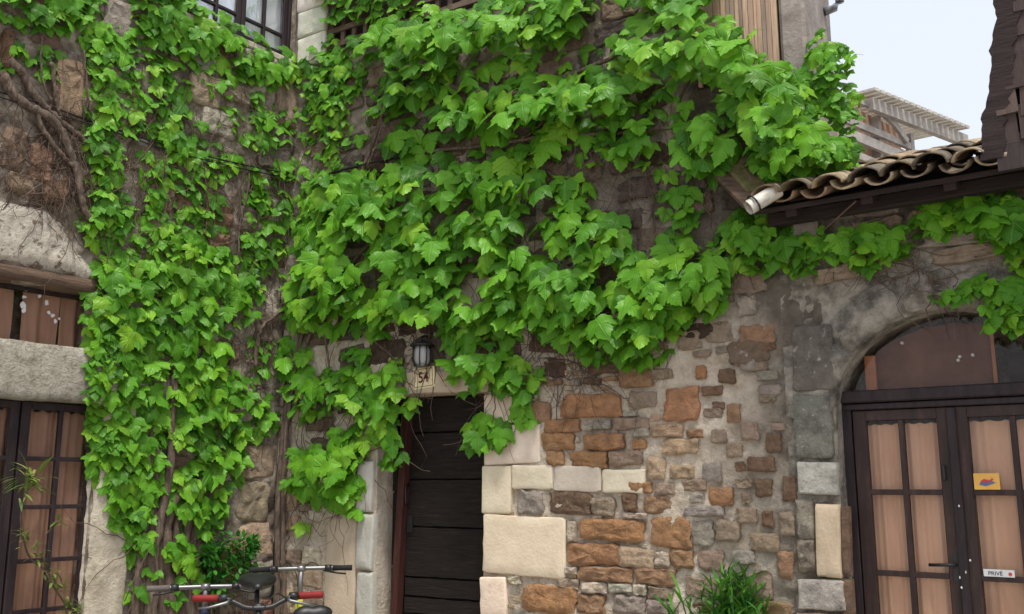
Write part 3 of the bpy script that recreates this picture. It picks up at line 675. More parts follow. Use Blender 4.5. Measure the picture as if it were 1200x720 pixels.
# glazed doors under the beam
wr = LEFT.L(107, 600, -.06)[0]; wl = LEFT.L(14, 600, -.06)[0]
rz = [LEFT.L(60, y, -.06)[1] for y in (538, 594, 656, 714)]
step_ = rz[0]-rz[1]
rows = rz+[rz[3]-step_, rz[3]-2*step_]
gd = glazed(hl, 'glazed_door', wl, wr, .03, wb[1]-.01, .05, 2, rows, .06, .028, M['frame_dark'], M['glass'], True)
gd2 = glazed(hl, 'glazed_door', wl-(wr-wl)-.012, wl-.012, .03, wb[1]-.01, .052, 2, rows, .06, .028, M['frame_dark'], M['glass'], True)
MB().box(wr, wb[0]+.002, .03, .18, 0, wb[1]).build('door_frame', M['frame_dark'], hl)
curtain(gd, wl+.03, wr-.02, .4, wb[1]-.05, .14, M['curtain_dark'], 4, .014, .02, 3)
curtain(gd2, wl-(wr-wl)+.02, wl-.04, .4, wb[1]-.05, .14, M['curtain_dark'], 4, .014, .02, 4)
# strip window with hanging cloths and flaking paint
sw = MB().box(ul, wa[0], .13, .135, wa[1]-.02, wa[2]).build('strip_window', M['glass'], hl)
for a, b, k in ((-60, 15, 11), (26, 70, 12), (72, 108, 13), (-160, -70, 14)):
    curtain(sw, LEFT.L(a, 370, -.17)[0], LEFT.L(b, 370, -.17)[0], wa[1]-.02, wa[2]-.02, .19, M['curtain_dark'], 1.2, .02, 0, k, 'cloth')
MB().box(ul, wa[0], .125, .17, wa[2]-.03, wa[2]-.002).build('rail', M['frame_dark'], sw)
fl = random.Random(2)
for a, b, s_ in ((30,338,3.5),(29,348,3),(28,358,4),(29,364,3),(53,340,3),(47,347,2.5),(55,355,4),(58,366,3),(62,370,3),(65,376,2.5),(70,374,2)):
    q = LEFT.L(a, b, -.12); mb = MB(); pr = [(q[0]+s_*.0055*fl.uniform(.4,1.2)*math.cos(t), q[1]+s_*.0065*fl.uniform(.4,1.2)*math.sin(t)) for t in np.linspace(0, 5.6, 8)]
    mb.prism(pr, lambda p: (p[0], .127, p[1]), lambda p: (p[0], .1295, p[1])); fixn(mb.build('paint_flake', M['flake'], sw))
# upper window: dark frame, small panes, pale curtain
uy = .08
m0, m1 = LEFT.L(283.5, 20, -uy)[0], LEFT.L(350, 40, -uy)[0]
MB().box(wc[1]-.03, wc[1]+.002, uy-.02, uy+.07, wc[2], wc[2]+1.15).build('window_frame', M['frame_dark'], hl, bevel=.004)
MB().box(wc[0]-.02, wc[1]-.03, uy-.02, uy+.07, wc[2], wc[2]+.04).build('window_frame', M['frame_dark'], hl, bevel=.004)
def zat(px, py): return LEFT.L(px, py, -uy)[1]
mz = zat(320, 36); dzp = (zat(318, 33)-zat(321, 68))*1.0
rw = [mz+.62, mz+.31, mz, mz-.33]
zt = wc[2]+1.14
wleft = wc[0]-.02
glazed(hl, 'window_sash', m0, wc[1]-.031, wc[2]+.04, zt, uy, 2, [z for z in (mz+.36, mz)]+[wc[2]+.1], .042, .026, M['frame_dark'], M['glass_old'])
glazed(hl, 'window_sash', m0-(wc[1]-.031-m0)+.0, m0-.006, wc[2]+.04, zt, uy+.002, 2, [z for z in (mz+.36, mz)]+[wc[2]+.1], .042, .026, M['frame_dark'], M['glass_old'])
curtain(hl, wleft, wc[1]-.03, wc[2]+.02, zt, .125, M['white_curtain'], 3, .005, 0, 21)
MB().box(wc[0]-.15, wc[1], -.03, .2, wc[2]-.06, wc[2]-.002).build('window_sill', M['jamb'], hl, bevel=.01)
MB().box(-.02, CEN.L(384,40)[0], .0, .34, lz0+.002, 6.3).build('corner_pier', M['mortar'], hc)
for y0, y1 in ((-44,12),(13,42),(43,76)): put_stone(CEN, cw, 352, y0, 384, y1, (224,218,206), t=.03, mat='ashlar', rough=.03, sharp=9, name='jamb_stone')

# ================================================================== RIGHT HOUSE
hr_ = wthing('stone_house', RIGHT, 'low stone house with arched brown glazed double door under a clay tile eave', 'house')
sL = RIGHT.L(979, 485); ap = RIGHT.L(1120, 360); hw = ap[0]-sL[0]; uc = RIGHT.L(1128, 560, -.14)[0]; hw = uc-sL[0]; zsp = sL[1]; rz_ = ap[1]-zsp
NA = 22
arch = [(uc-hw, -.01), (uc+hw, -.01)]+[(uc+hw*math.cos(math.pi*k/NA), zsp+rz_*math.sin(math.pi*k/NA)) for k in range(NA+1)]
arch = [arch[0]]+[(arch[0][0]+(arch[1][0]-arch[0][0])*k/6, -.01) for k in range(1, 6)]+[arch[1]]+[(uc+hw, zsp*k/6) for k in range(1, 6)]+arch[2:]+[(uc-hw, zsp*(6-k)/6) for k in range(1, 6)]
WT = RIGHT.L(1000, 252)[1]+.12
rw_ = wallsheet('wall', 0, 3.6, -.02, WT, .026, [arch], .016, M['arch_render'], hr_, .3, .34, 7.7, fine=.006)
MB().box(.02, 3.6, .36, 2.6, -.02, WT-.02).build('rear_building', M['concrete'], hr_)
def Z4(x, y): return (900+x/1.8, 320+y/1.8)
AR = []
def s4(x0, y0, x1, y1, col, **k):
    a = Z4(x0, y0); b = Z4(x1, y1); AR.append(put_stone(RIGHT, rw_, a[0], a[1], b[0], b[1], col, **k))
s4(64, 398, 150, 468, (196,192,184), t=.03, mat='lichen', rough=.04, sharp=7)
s4(62, 478, 100, 560, (150,142,130), t=.03, mat='lichen', rough=.1, sharp=4)
s4(64, 562, 102, 632, (146,134,118), t=.03, mat='lichen', rough=.1, sharp=4)
s4(104, 487, 157, 642, (204,182,160), t=.035, mat='ashlar', rough=.03, sharp=8)
s4(65, 645, 166, 712, (204,200,190), t=.035, mat='lichen', rough=.05, sharp=6)
s4(65, 716, 170, 790, (170,150,130), t=.035, mat='lichen', rough=.05, sharp=6)
s4(158, 490, 176, 640, (128,102,86), t=.02, rough=.04, sharp=6)
s4(160, 644, 184, 780, (126,100,84), t=.02, rough=.04, sharp=6)
s4(52, 110, 140, 250, (128,124,116), t=.022, mat='lichen', rough=.05, sharp=6)
s4(58, 255, 138, 392, (140,136,128), t=.022, mat='lichen', rough=.05, sharp=6)
# arch ring of large voussoirs
cuts = [180, 143, 108, 72, 37, 0]
for a, b in zip(cuts, cuts[1:]):
    mb = MB(); n = 8; ro = 1.0+.34; P_ = []
    for r in range(5):
        for k in range(n+1):
            t = R(a-.35+(b+.7-a)*([0, .03, .2, .35, .5, .65, .8, .97, 1][k])); s_ = [1.002, 1.012, 1.14, 1.30, 1.34][r]
            u = uc+(hw*s_+(s_-1)*.1)*math.cos(t); z = zsp+(rz_*s_+(s_-1)*.22)*math.sin(t)
            q = noise.fractal(Vector((u*6, 9, z*6)), .8, 2, 4)*.012
            y = (.03 if r in (0, 4) or k in (0, n) else (-.012-q*.5 if r == 3 else -.03-q))
            mb.v.append((u, y, z))
    for r in range(4):
        for k in range(n): mb.f.append((r*(n+1)+k, r*(n+1)+k+1, (r+1)*(n+1)+k+1, (r+1)*(n+1)+k))
    o = fixn(mb.build('voussoir', M['arch_render'], rw_, True)); o.color = lin(random.choice([(146,138,126),(132,126,116),(158,148,132)]))+(1,)
AR.append((uc-hw*1.5, uc+hw*1.5, 0, ap[1]+.2))
rubble(rw_, .02, 3.4, ap[1]+.05, WT-.02, [(.0, .12, 0, ap[1]-.1), (uc-hw*1.1, uc+hw*1.1, 0, ap[1]+.22)], [arch], [GRB, TAN, LGR, BRN, GRB], (.06,.12), (.2,.42), .025, 120, 14, .95)
rubble(rw_, uc+hw+.25, 3.4, 0, ap[1], [], [arch], [GRB, LGR, TAN], (.14,.24), (.2,.4), .025, 60, 15, .9)
# door frame inside the arch
fy = .14
def RL(px, py, off=-fy): return RIGHT.L(px, py, off)
tb = RL(1100, 461)[1]
MB().box(uc-hw-.02, uc+hw+.02, fy-.05, fy+.05, tb-.035, tb+.035).build('transom_bar', M['frame_dark'], hr_, bevel=.008)
MB().box(uc-hw-.02, uc+hw+.02, fy-.03, fy+.05, tb-.075, tb-.04).build('transom_bar', M['frame_dark'], hr_, bevel=.005)
for sgn in (-1, 1):
    a = uc+sgn*(hw+.01); b = uc+sgn*(hw-.05); MB().box(min(a,b), max(a,b), fy-.02, fy+.06, 0, tb-.036).build('door_frame', M['frame_dark'], hr_, bevel=.004)
MB().box(uc-hw+.0, uc+hw, fy+.02, fy+.024, tb+.035, ap[1]+.03).build('fanlight_pane', M['glass'], hr_)
fb = MB(); arcp = [(uc-hw*.78, tb+.03), (RL(1168, 440)[0], tb+.03), (RL(1166, 440)[0], zsp+rz_*.72)]+[(uc+hw*1.0*math.cos(R(t)), zsp+rz_*.9*math.sin(R(t))) for t in (75, 90, 105, 120, 132)]
fb.prism(arcp, lambda p: (p[0], fy+.06, p[1]), lambda p: (p[0], fy+.075, p[1])); fixn(fb.build('fanlight_board', M['rosewood'], hr_))
q0, q1 = RL(1026, 458, -.25), RL(1020, 420, -.25)
MB().box(q0[0]-.03, q0[0]+.03, fy+.03, fy+.058, tb+.03, zsp+rz_*.62).build('fanlight_post', M['peach'], hr_)
q0 = RL(1168, 440, -.24)
MB().box(q0[0]-.006, q0[0]+.012, fy+.035, fy+.05, tb+.03, zsp+rz_*.8).build('fanlight_post', M['peach'], hr_)
q0 = RL(1185, 440, -.28)
MB().box(q0[0], uc+hw, fy+.06, fy+.075, tb+.03, zsp+rz_*.55).build('fanlight_board', M['timber_dark'], hr_)
for px, py in ((1061,404),(1128,420),(1143,418),(1126,424)):
    q = RL(px, py, -.25); MB().tube([(q[0], fy+.03, q[1]), (q[0], fy+.059, q[1])], .009, 7).build('paint_spot', M['flake'], hr_)
c1 = RL(1124, 600)[0]
ztp = tb-.078
rr = [RL(1060, y)[1] for y in (577, 673)]; sd = rr[0]-rr[1]
rows = rr+[rr[1]-sd, rr[1]-sd*1.9]
ll = glazed(hr_, 'glazed_door', uc-hw+.055, c1, .03, ztp, fy-.01, 2, rows, .075, .03, M['frame'], M['glass'], True)
rl = glazed(hr_, 'glazed_door', c1+.008, uc+hw-.055, .03, ztp, fy-.014, 2, rows, .075, .03, M['frame'], M['glass'], True)
MB().box(c1-.02, c1+.028, fy-.035, fy-.016, .04, ztp-.005).build('cover_strip', M['frame_dark'], rl, bevel=.004)
curtain(ll, uc-hw+.12, c1-.07, .3, ztp-.075, fy+.05, M['curtain'], 4.3, .009, .008, 31)
curtain(rl, c1+.08, uc+hw-.13, .3, ztp-.075, fy+.05, M['curtain'], 3.7, .009, .008, 32)
h0 = RL(1127, 662)
MB().box(c1-.05, c1-.022, fy-.018, fy-.009, h0[1]-.09, h0[1]+.06).build('handle_plate', M['black'], ll)
MB().tube([(c1-.036, fy-.012, h0[1]), (c1-.036, fy-.06, h0[1]), (c1-.06, fy-.065, h0[1]), (c1-.16, fy-.062, h0[1]-.004)], .009, 7).build('handle', M['black'], ll, True)
for px, py in ((1127,676),(1139,656),(1134,670),(1126,593),(1129,688)):
    q = RL(px, py, -.15); MB().prism([(q[0]+.006*math.cos(t)*fl.uniform(.4,1), q[1]+.009*math.sin(t)*fl.uniform(.5,1.1)) for t in np.linspace(0, 5.5, 7)], lambda p: (p[0], fy-.0395, p[1]), lambda p: (p[0], fy-.0355, p[1])).build('paint_flake', M['flake'], rl)
q = RL(1107, 552); MB().box(q[0]-.008, q[0]+.008, fy-.03, fy-.009, q[1]-.05, q[1]+.03).build('latch', M['black'], ll, bevel=.003)
# card and PRIVÉ sticker on the panes
a, b = RL(1141, 555), RL(1173, 574)
card = thing('postcard', 'yellow postcard with a drawn book behind the arched door pane', 'postcard', RIGHT.W(a[0], -fy+.012, b[1]), RIGHT.ang())
cw_, ch_ = b[0]-a[0], a[1]-b[1]
MB().box(0, cw_, -.002, 0, 0, ch_).build('sheet', M['card'], card)
MB().prism([(cw_*x, ch_*z) for x, z in ((.2,.3),(.45,.2),(.85,.42),(.6,.6),(.3,.58))], lambda p: (p[0], -.0032, p[1]), lambda p: (p[0], -.0022, p[1])).build('drawn_book', M['cardblue'], card)
MB().prism([(cw_*x, ch_*z) for x, z in ((.25,.5),(.55,.42),(.78,.62),(.7,.7),(.62,.55),(.4,.66))], lambda p: (p[0], -.0046, p[1]), lambda p: (p[0], -.0034, p[1])).build('drawn_cover', M['inkred'], card)
a, b = RL(1153, 668), RL(1190, 677)
st_ = thing('sticker', 'white PRIVÉ sticker with red mark on arched door pane', 'sign', RIGHT.W(a[0], -fy+.012, b[1]), RIGHT.ang())
cw_, ch_ = b[0]-a[0], (a[1]-b[1])
MB().box(0, cw_, -.002, 0, 0, ch_+.006).build('sheet', M['sticker'], st_)
text('PRIVÉ', .028, M['inkblack'], st_, (cw_*.38, -.0025, ch_*.5), ext=.0004)
MB().tube([(cw_*.86, -.0035, ch_*.52), (cw_*.86, -.0022, ch_*.52)], .009, 12).build('mark', M['inkred'], st_)

e0u = RIGHT.L(1149, 190, .42)[0]
# ---- eave and canal tiles of the right house
roof = MB(); OV = .38; SL = math.tan(R(20)); ez = 3.1
def rp(u, y): return (u, y, ez+(y+OV)*SL)
roof.prism([(.0, -OV+.04), (3.6, -OV+.04), (3.6, 1.25), (.0, 1.25)], lambda p: rp(*p), lambda p: tuple(Vector(rp(*p))-Vector((0,0,.03))))
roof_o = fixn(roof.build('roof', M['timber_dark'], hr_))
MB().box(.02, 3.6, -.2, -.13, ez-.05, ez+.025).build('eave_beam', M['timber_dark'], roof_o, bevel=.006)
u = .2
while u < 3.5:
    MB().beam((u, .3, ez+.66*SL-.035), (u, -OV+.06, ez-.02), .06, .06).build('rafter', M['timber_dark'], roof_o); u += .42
def canal(L, w0, w1, t, up, seed):
    t = .012
    mb = MB(); n = 10; m = 4; rn = random.Random(seed); s_ = 1 if up else -1
    for layer in (0, 1):
        for j in range(m+1):
            y = L*j/m; w = (w0+(w1-w0)*j/m)/2-layer*t
            for i in range(n+1):
                a = math.pi*i/n
                k = 1+rn.uniform(-.012, .012)
                mb.v.append((-math.cos(a)*w*k, y+(rn.uniform(-.008, .008) if j in (0, m) else 0), s_*(math.sin(a)*w*.72*k)))
    S_ = (m+1)*(n+1)
    for l in (0, 1):
        for j in range(m):
            for i in range(n):
                a = l*S_+j*(n+1)+i; f = (a, a+1, a+n+2, a+n+1); mb.f.append(f if l == 0 else f[::-1])
    for j in (0, m):
        for i in range(n): a = j*(n+1)+i; mb.f.append((a, a+1, a+1+S_, a+S_))
    for i in (0, n):
        for j in range(m): a = j*(n+1)+i; mb.f.append((a, a+n+1, a+n+1+S_, a+S_))
    me = mb.mesh('tile', True); bm = bmesh.new(); bm.from_mesh(me); bmesh.ops.recalc_face_normals(bm, faces=bm.faces[:]); bm.to_mesh(me); bm.free(); me.materials.append(M['tile']); return me
COV = [canal(.44, .178, .145, .016, True, k) for k in range(4)]; PAN = [canal(.44, .15, .178, .016, False, 10+k) for k in range(4)]
pit = .178; tr = random.Random(12)
TC = [(134,120,102),(152,134,112),(116,106,92),(146,122,100),(110,102,90),(168,150,126)]
k = 0; u = .1
ROT = Matrix.Rotation(math.atan(SL), 4, 'X')
while u < e0u+.12:
    for r in range(4):
        y = -OV-.05+r*.33
        for pan in (0, 1):
            uu = u+(pit/2 if pan else 0)+tr.uniform(-.012, .012)
            zt_ = ez+(y+OV)*SL+(.085 if pan else .075)+r*.004
            yy_ = y+tr.uniform(-.025, .025)-(.02 if not pan else 0)
            Mx = Matrix.Translation((uu, yy_, zt_+tr.uniform(-.008, .008))) @ ROT @ Matrix.Rotation(R(tr.uniform(-4, 4)), 4, 'Z') @ Matrix.Rotation(R(tr.uniform(-5, 5)), 4, 'Y')
            inst('tile', tr.choice(PAN if pan else COV), roof_o, M=Mx, color=lin(tr.choice(TC))+(1,))
    u += pit
# white gutter end and mossy verge boards at the left end of the eave
g0 = hr_inv = (Matrix.Translation((RIGHT.o[0], RIGHT.o[1], 0)) @ Matrix.Rotation(RIGHT.ang(), 4, 'Z')).inverted()
ga = RIGHT.P(877, 244, .50); gb = RIGHT.P(902, 229, .42)
gp = MB(); dirv = (gb-ga).normalized(); gp.tube([ga, gb+dirv*.06], .044, 14, cap=False); gp.tube([gb+dirv*.06, ga], .04, 14, cap=False)
gp.build('gutter', M['pvc'], hr_, True)
ring = MB(); c_ = ga+dirv*.04; ax = dirv.cross(Vector((0,0,1))).normalized(); bx = ax.cross(dirv)
ring.tube([c_+(ax*math.cos(t)+bx*math.sin(t))*.056 for t in np.linspace(0, 6.28, 15)], .006, 5); ring.build('gutter_clip', M['black'], hr_, True)
v0, v1 = RIGHT.P(851, 202, .22), RIGHT.P(886, 238, .34)
MB().beam(v0, v1, .16, .03, (0,-.5,.9)).build('verge_board', M['timber'], hr_, bevel=.004)
v0, v1 = RIGHT.P(858, 190, .15), RIGHT.P(890, 226, .27)
o = MB().beam(v0, v1, .15, .045, (.2,-.5,.9)).build('verge_tile', M['tile'], hr_, bevel=.012); o.color = lin((112,104,70))+(1,)
v0, v1 = RIGHT.P(868, 180, .08), RIGHT.P(893, 212, .2)
o = MB().beam(v0, v1, .15, .04, (.2,-.5,.9)).build('verge_tile', M['tile'], hr_, bevel=.012); o.color = lin((110,92,76))+(1,)
MB().tube([RIGHT.P(1003, 236, .3), RIGHT.P(985, 252, .2), RIGHT.P(960, 275, .02)], .006, 5).build('guy_wire', M['twig'], hr_)

# ---- shingled gable end that rises above the eave
gw = MB(); GO = .42
def GL(px, py): u, z = RIGHT.L(px, py, GO); return (u, z)
e0, e1 = GL(1149, 190), GL(1168, 0); e2 = (e1[0]+(e1[0]-e0[0])*.45, e1[1]+(e1[1]-e0[1])*.45)
gpoly = [e0, (3.3, e0[1]), (3.3, e2[1]), e2]
gw.prism(gpoly, lambda p: (p[0]+.02, -GO+.05, p[1]), lambda p: (p[0]+.02, .3, p[1])); gab = fixn(gw.build('shingled_gable', M['timber_dark'], hr_))
rg = random.Random(5)
vb = [(e0[0], e0[1])]
jog = 0
for k in range(1, 46):                         # ragged edge of the verge
    t = k/45; q = (e0[0]+(e2[0]-e0[0])*t, e0[1]+(e2[1]-e0[1])*t)
    if rg.random() < .16: jog = rg.uniform(-.022, .012)
    vb.append((q[0]+jog+rg.uniform(-.004, .004), q[1]))
vr = [(p[0]+.105+rg.uniform(-.01,.01), p[1]) for p in vb]
fixn(MB().prism(vb+vr[::-1], lambda p: (p[0], -GO-.02, p[1]), lambda p: (p[0], -GO+.045, p[1])).build('verge_board', M['timber_dark'], gab))
z = e0[1]-.06
row = 0
shc = [(72,60,57),(82,69,64),(64,55,54),(94,80,74),(76,64,62)]
while z < e2[1]:
    t = (z-e0[1])/(e2[1]-e0[1]); u = e0[0]+(e2[0]-e0[0])*t+.085+rg.uniform(-.03, .02)
    while u < 3.2:
        w = rg.uniform(.09, .16); hgt = rg.uniform(.17, .2)
        Mx = Matrix.Translation((u, -GO-.0-rg.uniform(0,.012), z+rg.uniform(-.02,.015))) @ Matrix.Rotation(R(-3), 4, 'X') @ Matrix.Rotation(R(rg.uniform(-3,3)), 4, 'Y')
        o = MB().box(0, w-.008, -.012, .012, 0, hgt, Mx).build('shingle', M['board'], gab); o.color = lin(rg.choice(shc))+(1,)
        u += w
    z += .135; row += 1

# ================================================================== far pergola and its house
PW = Wall(atpx(1060, 9.2), vpdir(2235))
pg = wthing('pergola', PW, 'grey timber pergola with white slats rising behind the tile roof', 'pergola')
def PP(px, py, off=0): return PW.P(px, py, off)
bw = MB(); pb = [PW.L(*q) for q in ((935,85),(1066,150),(1066,240),(935,240))]
bw.prism(pb, lambda p: (p[0], .1, p[1]), lambda p: (p[0], .3, p[1])); fixn(bw.build('side_wall', M['pinkwall'], pg))
for (a, b, hgt) in (((985,153),(1066,187),.1), ((985,138),(1066,172),.07), ((985,175),(1066,207),.07)):
    A0, A1 = PP(*a, .02), PP(*b, .02); MB().beam(A0, A1, .04, hgt).build('rail', M['pergola'], pg)
for px in (1008, 1036):
    A0 = PP(px, 128, .06); MB().box(A0.x-.025, A0.x+.025, .0, .1, .8, A0.z-.05).build('post', M['pergola'], pg)
A0 = PP(1066, 158, .0); MB().box(A0.x-.03, A0.x+.03, -.03, .04, 0, A0.z).build('post', M['pergola'], pg)
pts = [PP(1005, 118, .06), PP(1020, 124, .06), PP(1035, 133, .06), PP(1048, 146, .06), PP(1063, 166, .06)]
for a, b in zip(pts, pts[1:]): MB().beam(a, b, .035, .06).build('brace', M['pergola'], pg)
B0, B1 = PP(1020, 122, .1), PP(1132, 166, .1); B1.z = B0.z+(B1.z-B0.z)
MB().beam(B0, B1, .06, .13).build('beam', M['pergola'], pg)
far = Vector((0, 1.6, .12))
MB().beam(B0+far*.45, B1+far*.45, .05, .08).build('beam', M['pergola'], pg)
MB().box(B1.x-.04, B1.x+.04, -.14, -.06, 0, B1.z-.06).build('post', M['pergola'], pg)
n = 17
for k in range(n):
    q = B0.lerp(B1, (k-.5)/n); q = q+Vector((0, -.12, .1))
    MB().beam(q, q+Vector((0, .95, .1)), .07, .03).build('slat', M['pergola_white'], pg)

# ================================================================== CLIMBING VINES
def leafmesh(seed):
    """three-lobed, toothed vine leaf, base at the origin, tip at y=-1, upper face +z"""
    rn = random.Random(seed)
    wv, lv = rn.uniform(.92, 1.12), rn.uniform(.9, 1.08)
    half = [(.0,-.03),(.08,.06),(.2,.11),(.33,.10),(.37,.03),(.46,.02),(.48,-.07),(.57,-.13),(.58,-.24),(.66,-.35),(.69,-.53),(.56,-.48),(.49,-.51),(.41,-.46),(.29,-.47),(.345,-.58),(.28,-.64),(.275,-.72),(.19,-.77),(.16,-.86),(.07,-.93),(0,-1.04)]
    half = [(x*wv*(1+rn.uniform(-.05,.05)), y*lv+rn.uniform(-.012,.012)) for x, y in half]
    lob = rn.uniform(.72, 1.08)
    half = [(x*(lob if 7 <= i <= 13 else 1), y) for i, (x, y) in enumerate(half)]
    other = [(-x*(1+rn.uniform(-.1,.1)), y+rn.uniform(-.02,.02)) for x, y in half[1:-1]]
    outl = [(0,0)]+half[1:]+other[::-1]
    cx, cy = 0, -.34; fold, droop, curl = rn.uniform(.1,.42), rn.uniform(.1,.5), rn.uniform(-.1,.28)
    ph = rn.uniform(0, 6)
    def zf(x, y):
        d = -fold*abs(x) if rn_f else fold*.4*abs(x)
        return d-droop*(max(0, -y-.25)**2)*.9-curl*x*x*1.1+.03*math.sin(9*x+ph)+.025*math.sin(11*y+ph*2)
    rn_f = rn.random() < .85
    V = []; UV = []
    rings = [1., .66, .33]
    for r in rings:
        for x, y in outl:
            X, Y = cx+(x-cx)*r, cy+(y-cy)*r
            V.append((X, Y, zf(X, Y))); UV.append((X, Y))
    V.append((cx, cy, zf(cx, cy))); UV.append((cx, cy)); n = len(outl); Fc = []
    for k in range(len(rings)-1):
        for i in range(n): Fc.append((k*n+i, k*n+(i+1) % n, (k+1)*n+(i+1) % n)); Fc.append((k*n+i, (k+1)*n+(i+1) % n, (k+1)*n+i))
    o = (len(rings)-1)*n
    for i in range(n): Fc.append((o+i, o+(i+1) % n, len(V)-1))
    # stalk
    i0 = len(V); s0 = Vector((0, -.02, zf(0, 0)-.005)); s1 = Vector((rn.uniform(-.1,.1), .22, -.12)); s2 = Vector((rn.uniform(-.1,.1), .42, -.36))
    for p, r in ((s0, .014), (s1, .012), (s2, .012)):
        for j in range(3): a = 2.09*j; V.append((p.x+r*math.cos(a), p.y, p.z+r*math.sin(a))); UV.append((.3, .05))
    for k in range(2):
        for j in range(3):
            a, b = i0+k*3+j, i0+k*3+(j+1) % 3; Fc.append((a, b, b+3)); Fc.append((a, b+3, a+3))
    # make faces look up
    c0 = Vector(V[Fc[0][0]]); nn = (Vector(V[Fc[0][1]])-c0).cross(Vector(V[Fc[0][2]])-c0)
    if nn.z < 0: Fc = [f[::-1] for f in Fc]
    return np.array(V), np.array(Fc), np.array(UV)
LEAVES = [leafmesh(k) for k in range(12)]
def mesh_from(V, Fc, UV, tint, name, mat):
    me = bpy.data.meshes.new(name)
    me.vertices.add(len(V)); me.vertices.foreach_set('co', V.astype(np.float32).ravel())
    nf = len(Fc); me.loops.add(nf*3); me.loops.foreach_set('vertex_index', Fc.astype(np.int32).ravel())
    me.polygons.add(nf); me.polygons.foreach_set('loop_start', np.arange(0, nf*3, 3, dtype=np.int32))
    me.polygons.foreach_set('use_smooth', np.ones(nf, dtype=bool))
    me.update(calc_edges=True)
    if UV is not None:
        uv = me.uv_layers.new(name='UVMap'); uv.data.foreach_set('uv', UV[Fc.ravel()].astype(np.float32).ravel())
    at_ = me.attributes.new('tint', 'FLOAT', 'POINT'); at_.data.foreach_set('value', tint.astype(np.float32))
    me.materials.append(mat); me.validate(); return me
LEAFMESH = [mesh_from(V, Fc, UV, np.full(len(V), k*.137 % 1), 'leaf', M['leaf']) for k, (V, Fc, UV) in enumerate(LEAVES)]

class Vine:
    def __init__(s, root): s.root = root; s.lv = []; s.inv = root_matrix(root).inverted()
    def finish(s, limit=290):
        # the leaves that show largest become parts, the others are joined
        s.lv.sort(key=lambda q: -q[2]); one, rest = s.lv[:limit], s.lv[limit:]
        for Mx, k, vis in one: inst('leaf', LEAFMESH[k], s.root, M=s.inv @ Mx)
        if rest:
            Vs, Fs, Us, Ts = [], [], [], []; o = 0; rn = random.Random(1)
            for Mx, k, vis in rest:
                V, Fc, UV = LEAVES[k]; m = np.array(s.inv @ Mx)
                Vs.append(V @ m[:3,:3].T+m[:3,3]); Fs.append(Fc+o); Us.append(UV); Ts.append(np.full(len(V), rn.random())); o += len(V)
            me = mesh_from(np.vstack(Vs), np.vstack(Fs), np.vstack(Us), np.concatenate(Ts), 'foliage', M['leaf'])
            ob = inst('foliage', me, s.root); ob['kind'] = 'stuff'
def root_matrix(o): return Matrix.Translation(o.location) @ o.rotation_euler.to_matrix().to_4x4()
LR = random.Random(77)
CAMP = Vector((0, 0, EYE))
def zone(vine, w, poly, size, space, off, gaps=(), tilt=(2, 52), keep=1., camw=.35, shade=0):
    space = space*.94
    xs = [p[0] for p in poly]; ys = [p[1] for p in poly]
    outw = Vector((-w.v[0], -w.v[1], 0)); along = Vector((w.u[0], w.u[1], 0)); up = Vector((0,0,1))
    y = min(ys); r = 0
    while y <= max(ys):
        x = min(xs)+(space/2 if r % 2 else 0)
        while x <= max(xs):
            px, py = x+LR.uniform(-.42, .42)*space, y+LR.uniform(-.42, .42)*space
            x += space
            if LR.random() > keep or not inpoly((px, py), poly): continue
            d = edgedist((px, py), poly)
            if any(inpoly((px, py), gp) for gp in gaps): continue
            o = off[0]+(off[1]-off[0])*min(1, d/28)*LR.uniform(.25, 1)
            u, z = w.L(px, py, o); c = w.W(u, o, z)
            dep = c.y*cp+(c.z-EYE)*sp
            spx = LR.uniform(.66, 1.2)*size*(.68 if d < 7 and LR.random() < .7 else 1)
            s_ = spx*dep/F
            toc = CAMP-c; toc.z = 0; toc.normalize()
            n0 = (outw*(1-camw)+toc*camw).normalized()
            side = n0.cross(up)
            yaw = LR.gauss(0, .36); th = R(LR.uniform(*tilt))
            nh = (n0*math.cos(yaw)+side*math.sin(yaw))
            nrm = nh*math.cos(th)+up*math.sin(th)
            tip = nh*math.sin(th)-up*math.cos(th)
            rl = LR.gauss(0, .28); xa = tip.cross(nrm)
            tip = tip*math.cos(rl)+xa*math.sin(rl)
            X = (-tip).cross(nrm).normalized()
            base = c-tip*s_*.42
            Mx = Matrix(((X.x, -tip.x, nrm.x, base.x), (X.y, -tip.y, nrm.y, base.y), (X.z, -tip.z, nrm.z, base.z), (0,0,0,1))) @ Matrix.Scale(s_*.86, 4)
            vis = spx+o*40-(1000 if not (-5 < px < 1205 and -5 < py < 725) else 0)-shade
            vine.lv.append((Mx, LR.randrange(12), vis))
        y += space*.82; r += 1
def rect(x0, y0, x1, y1): return [(x0,y0),(x1,y0),(x1,y1),(x0,y1)]

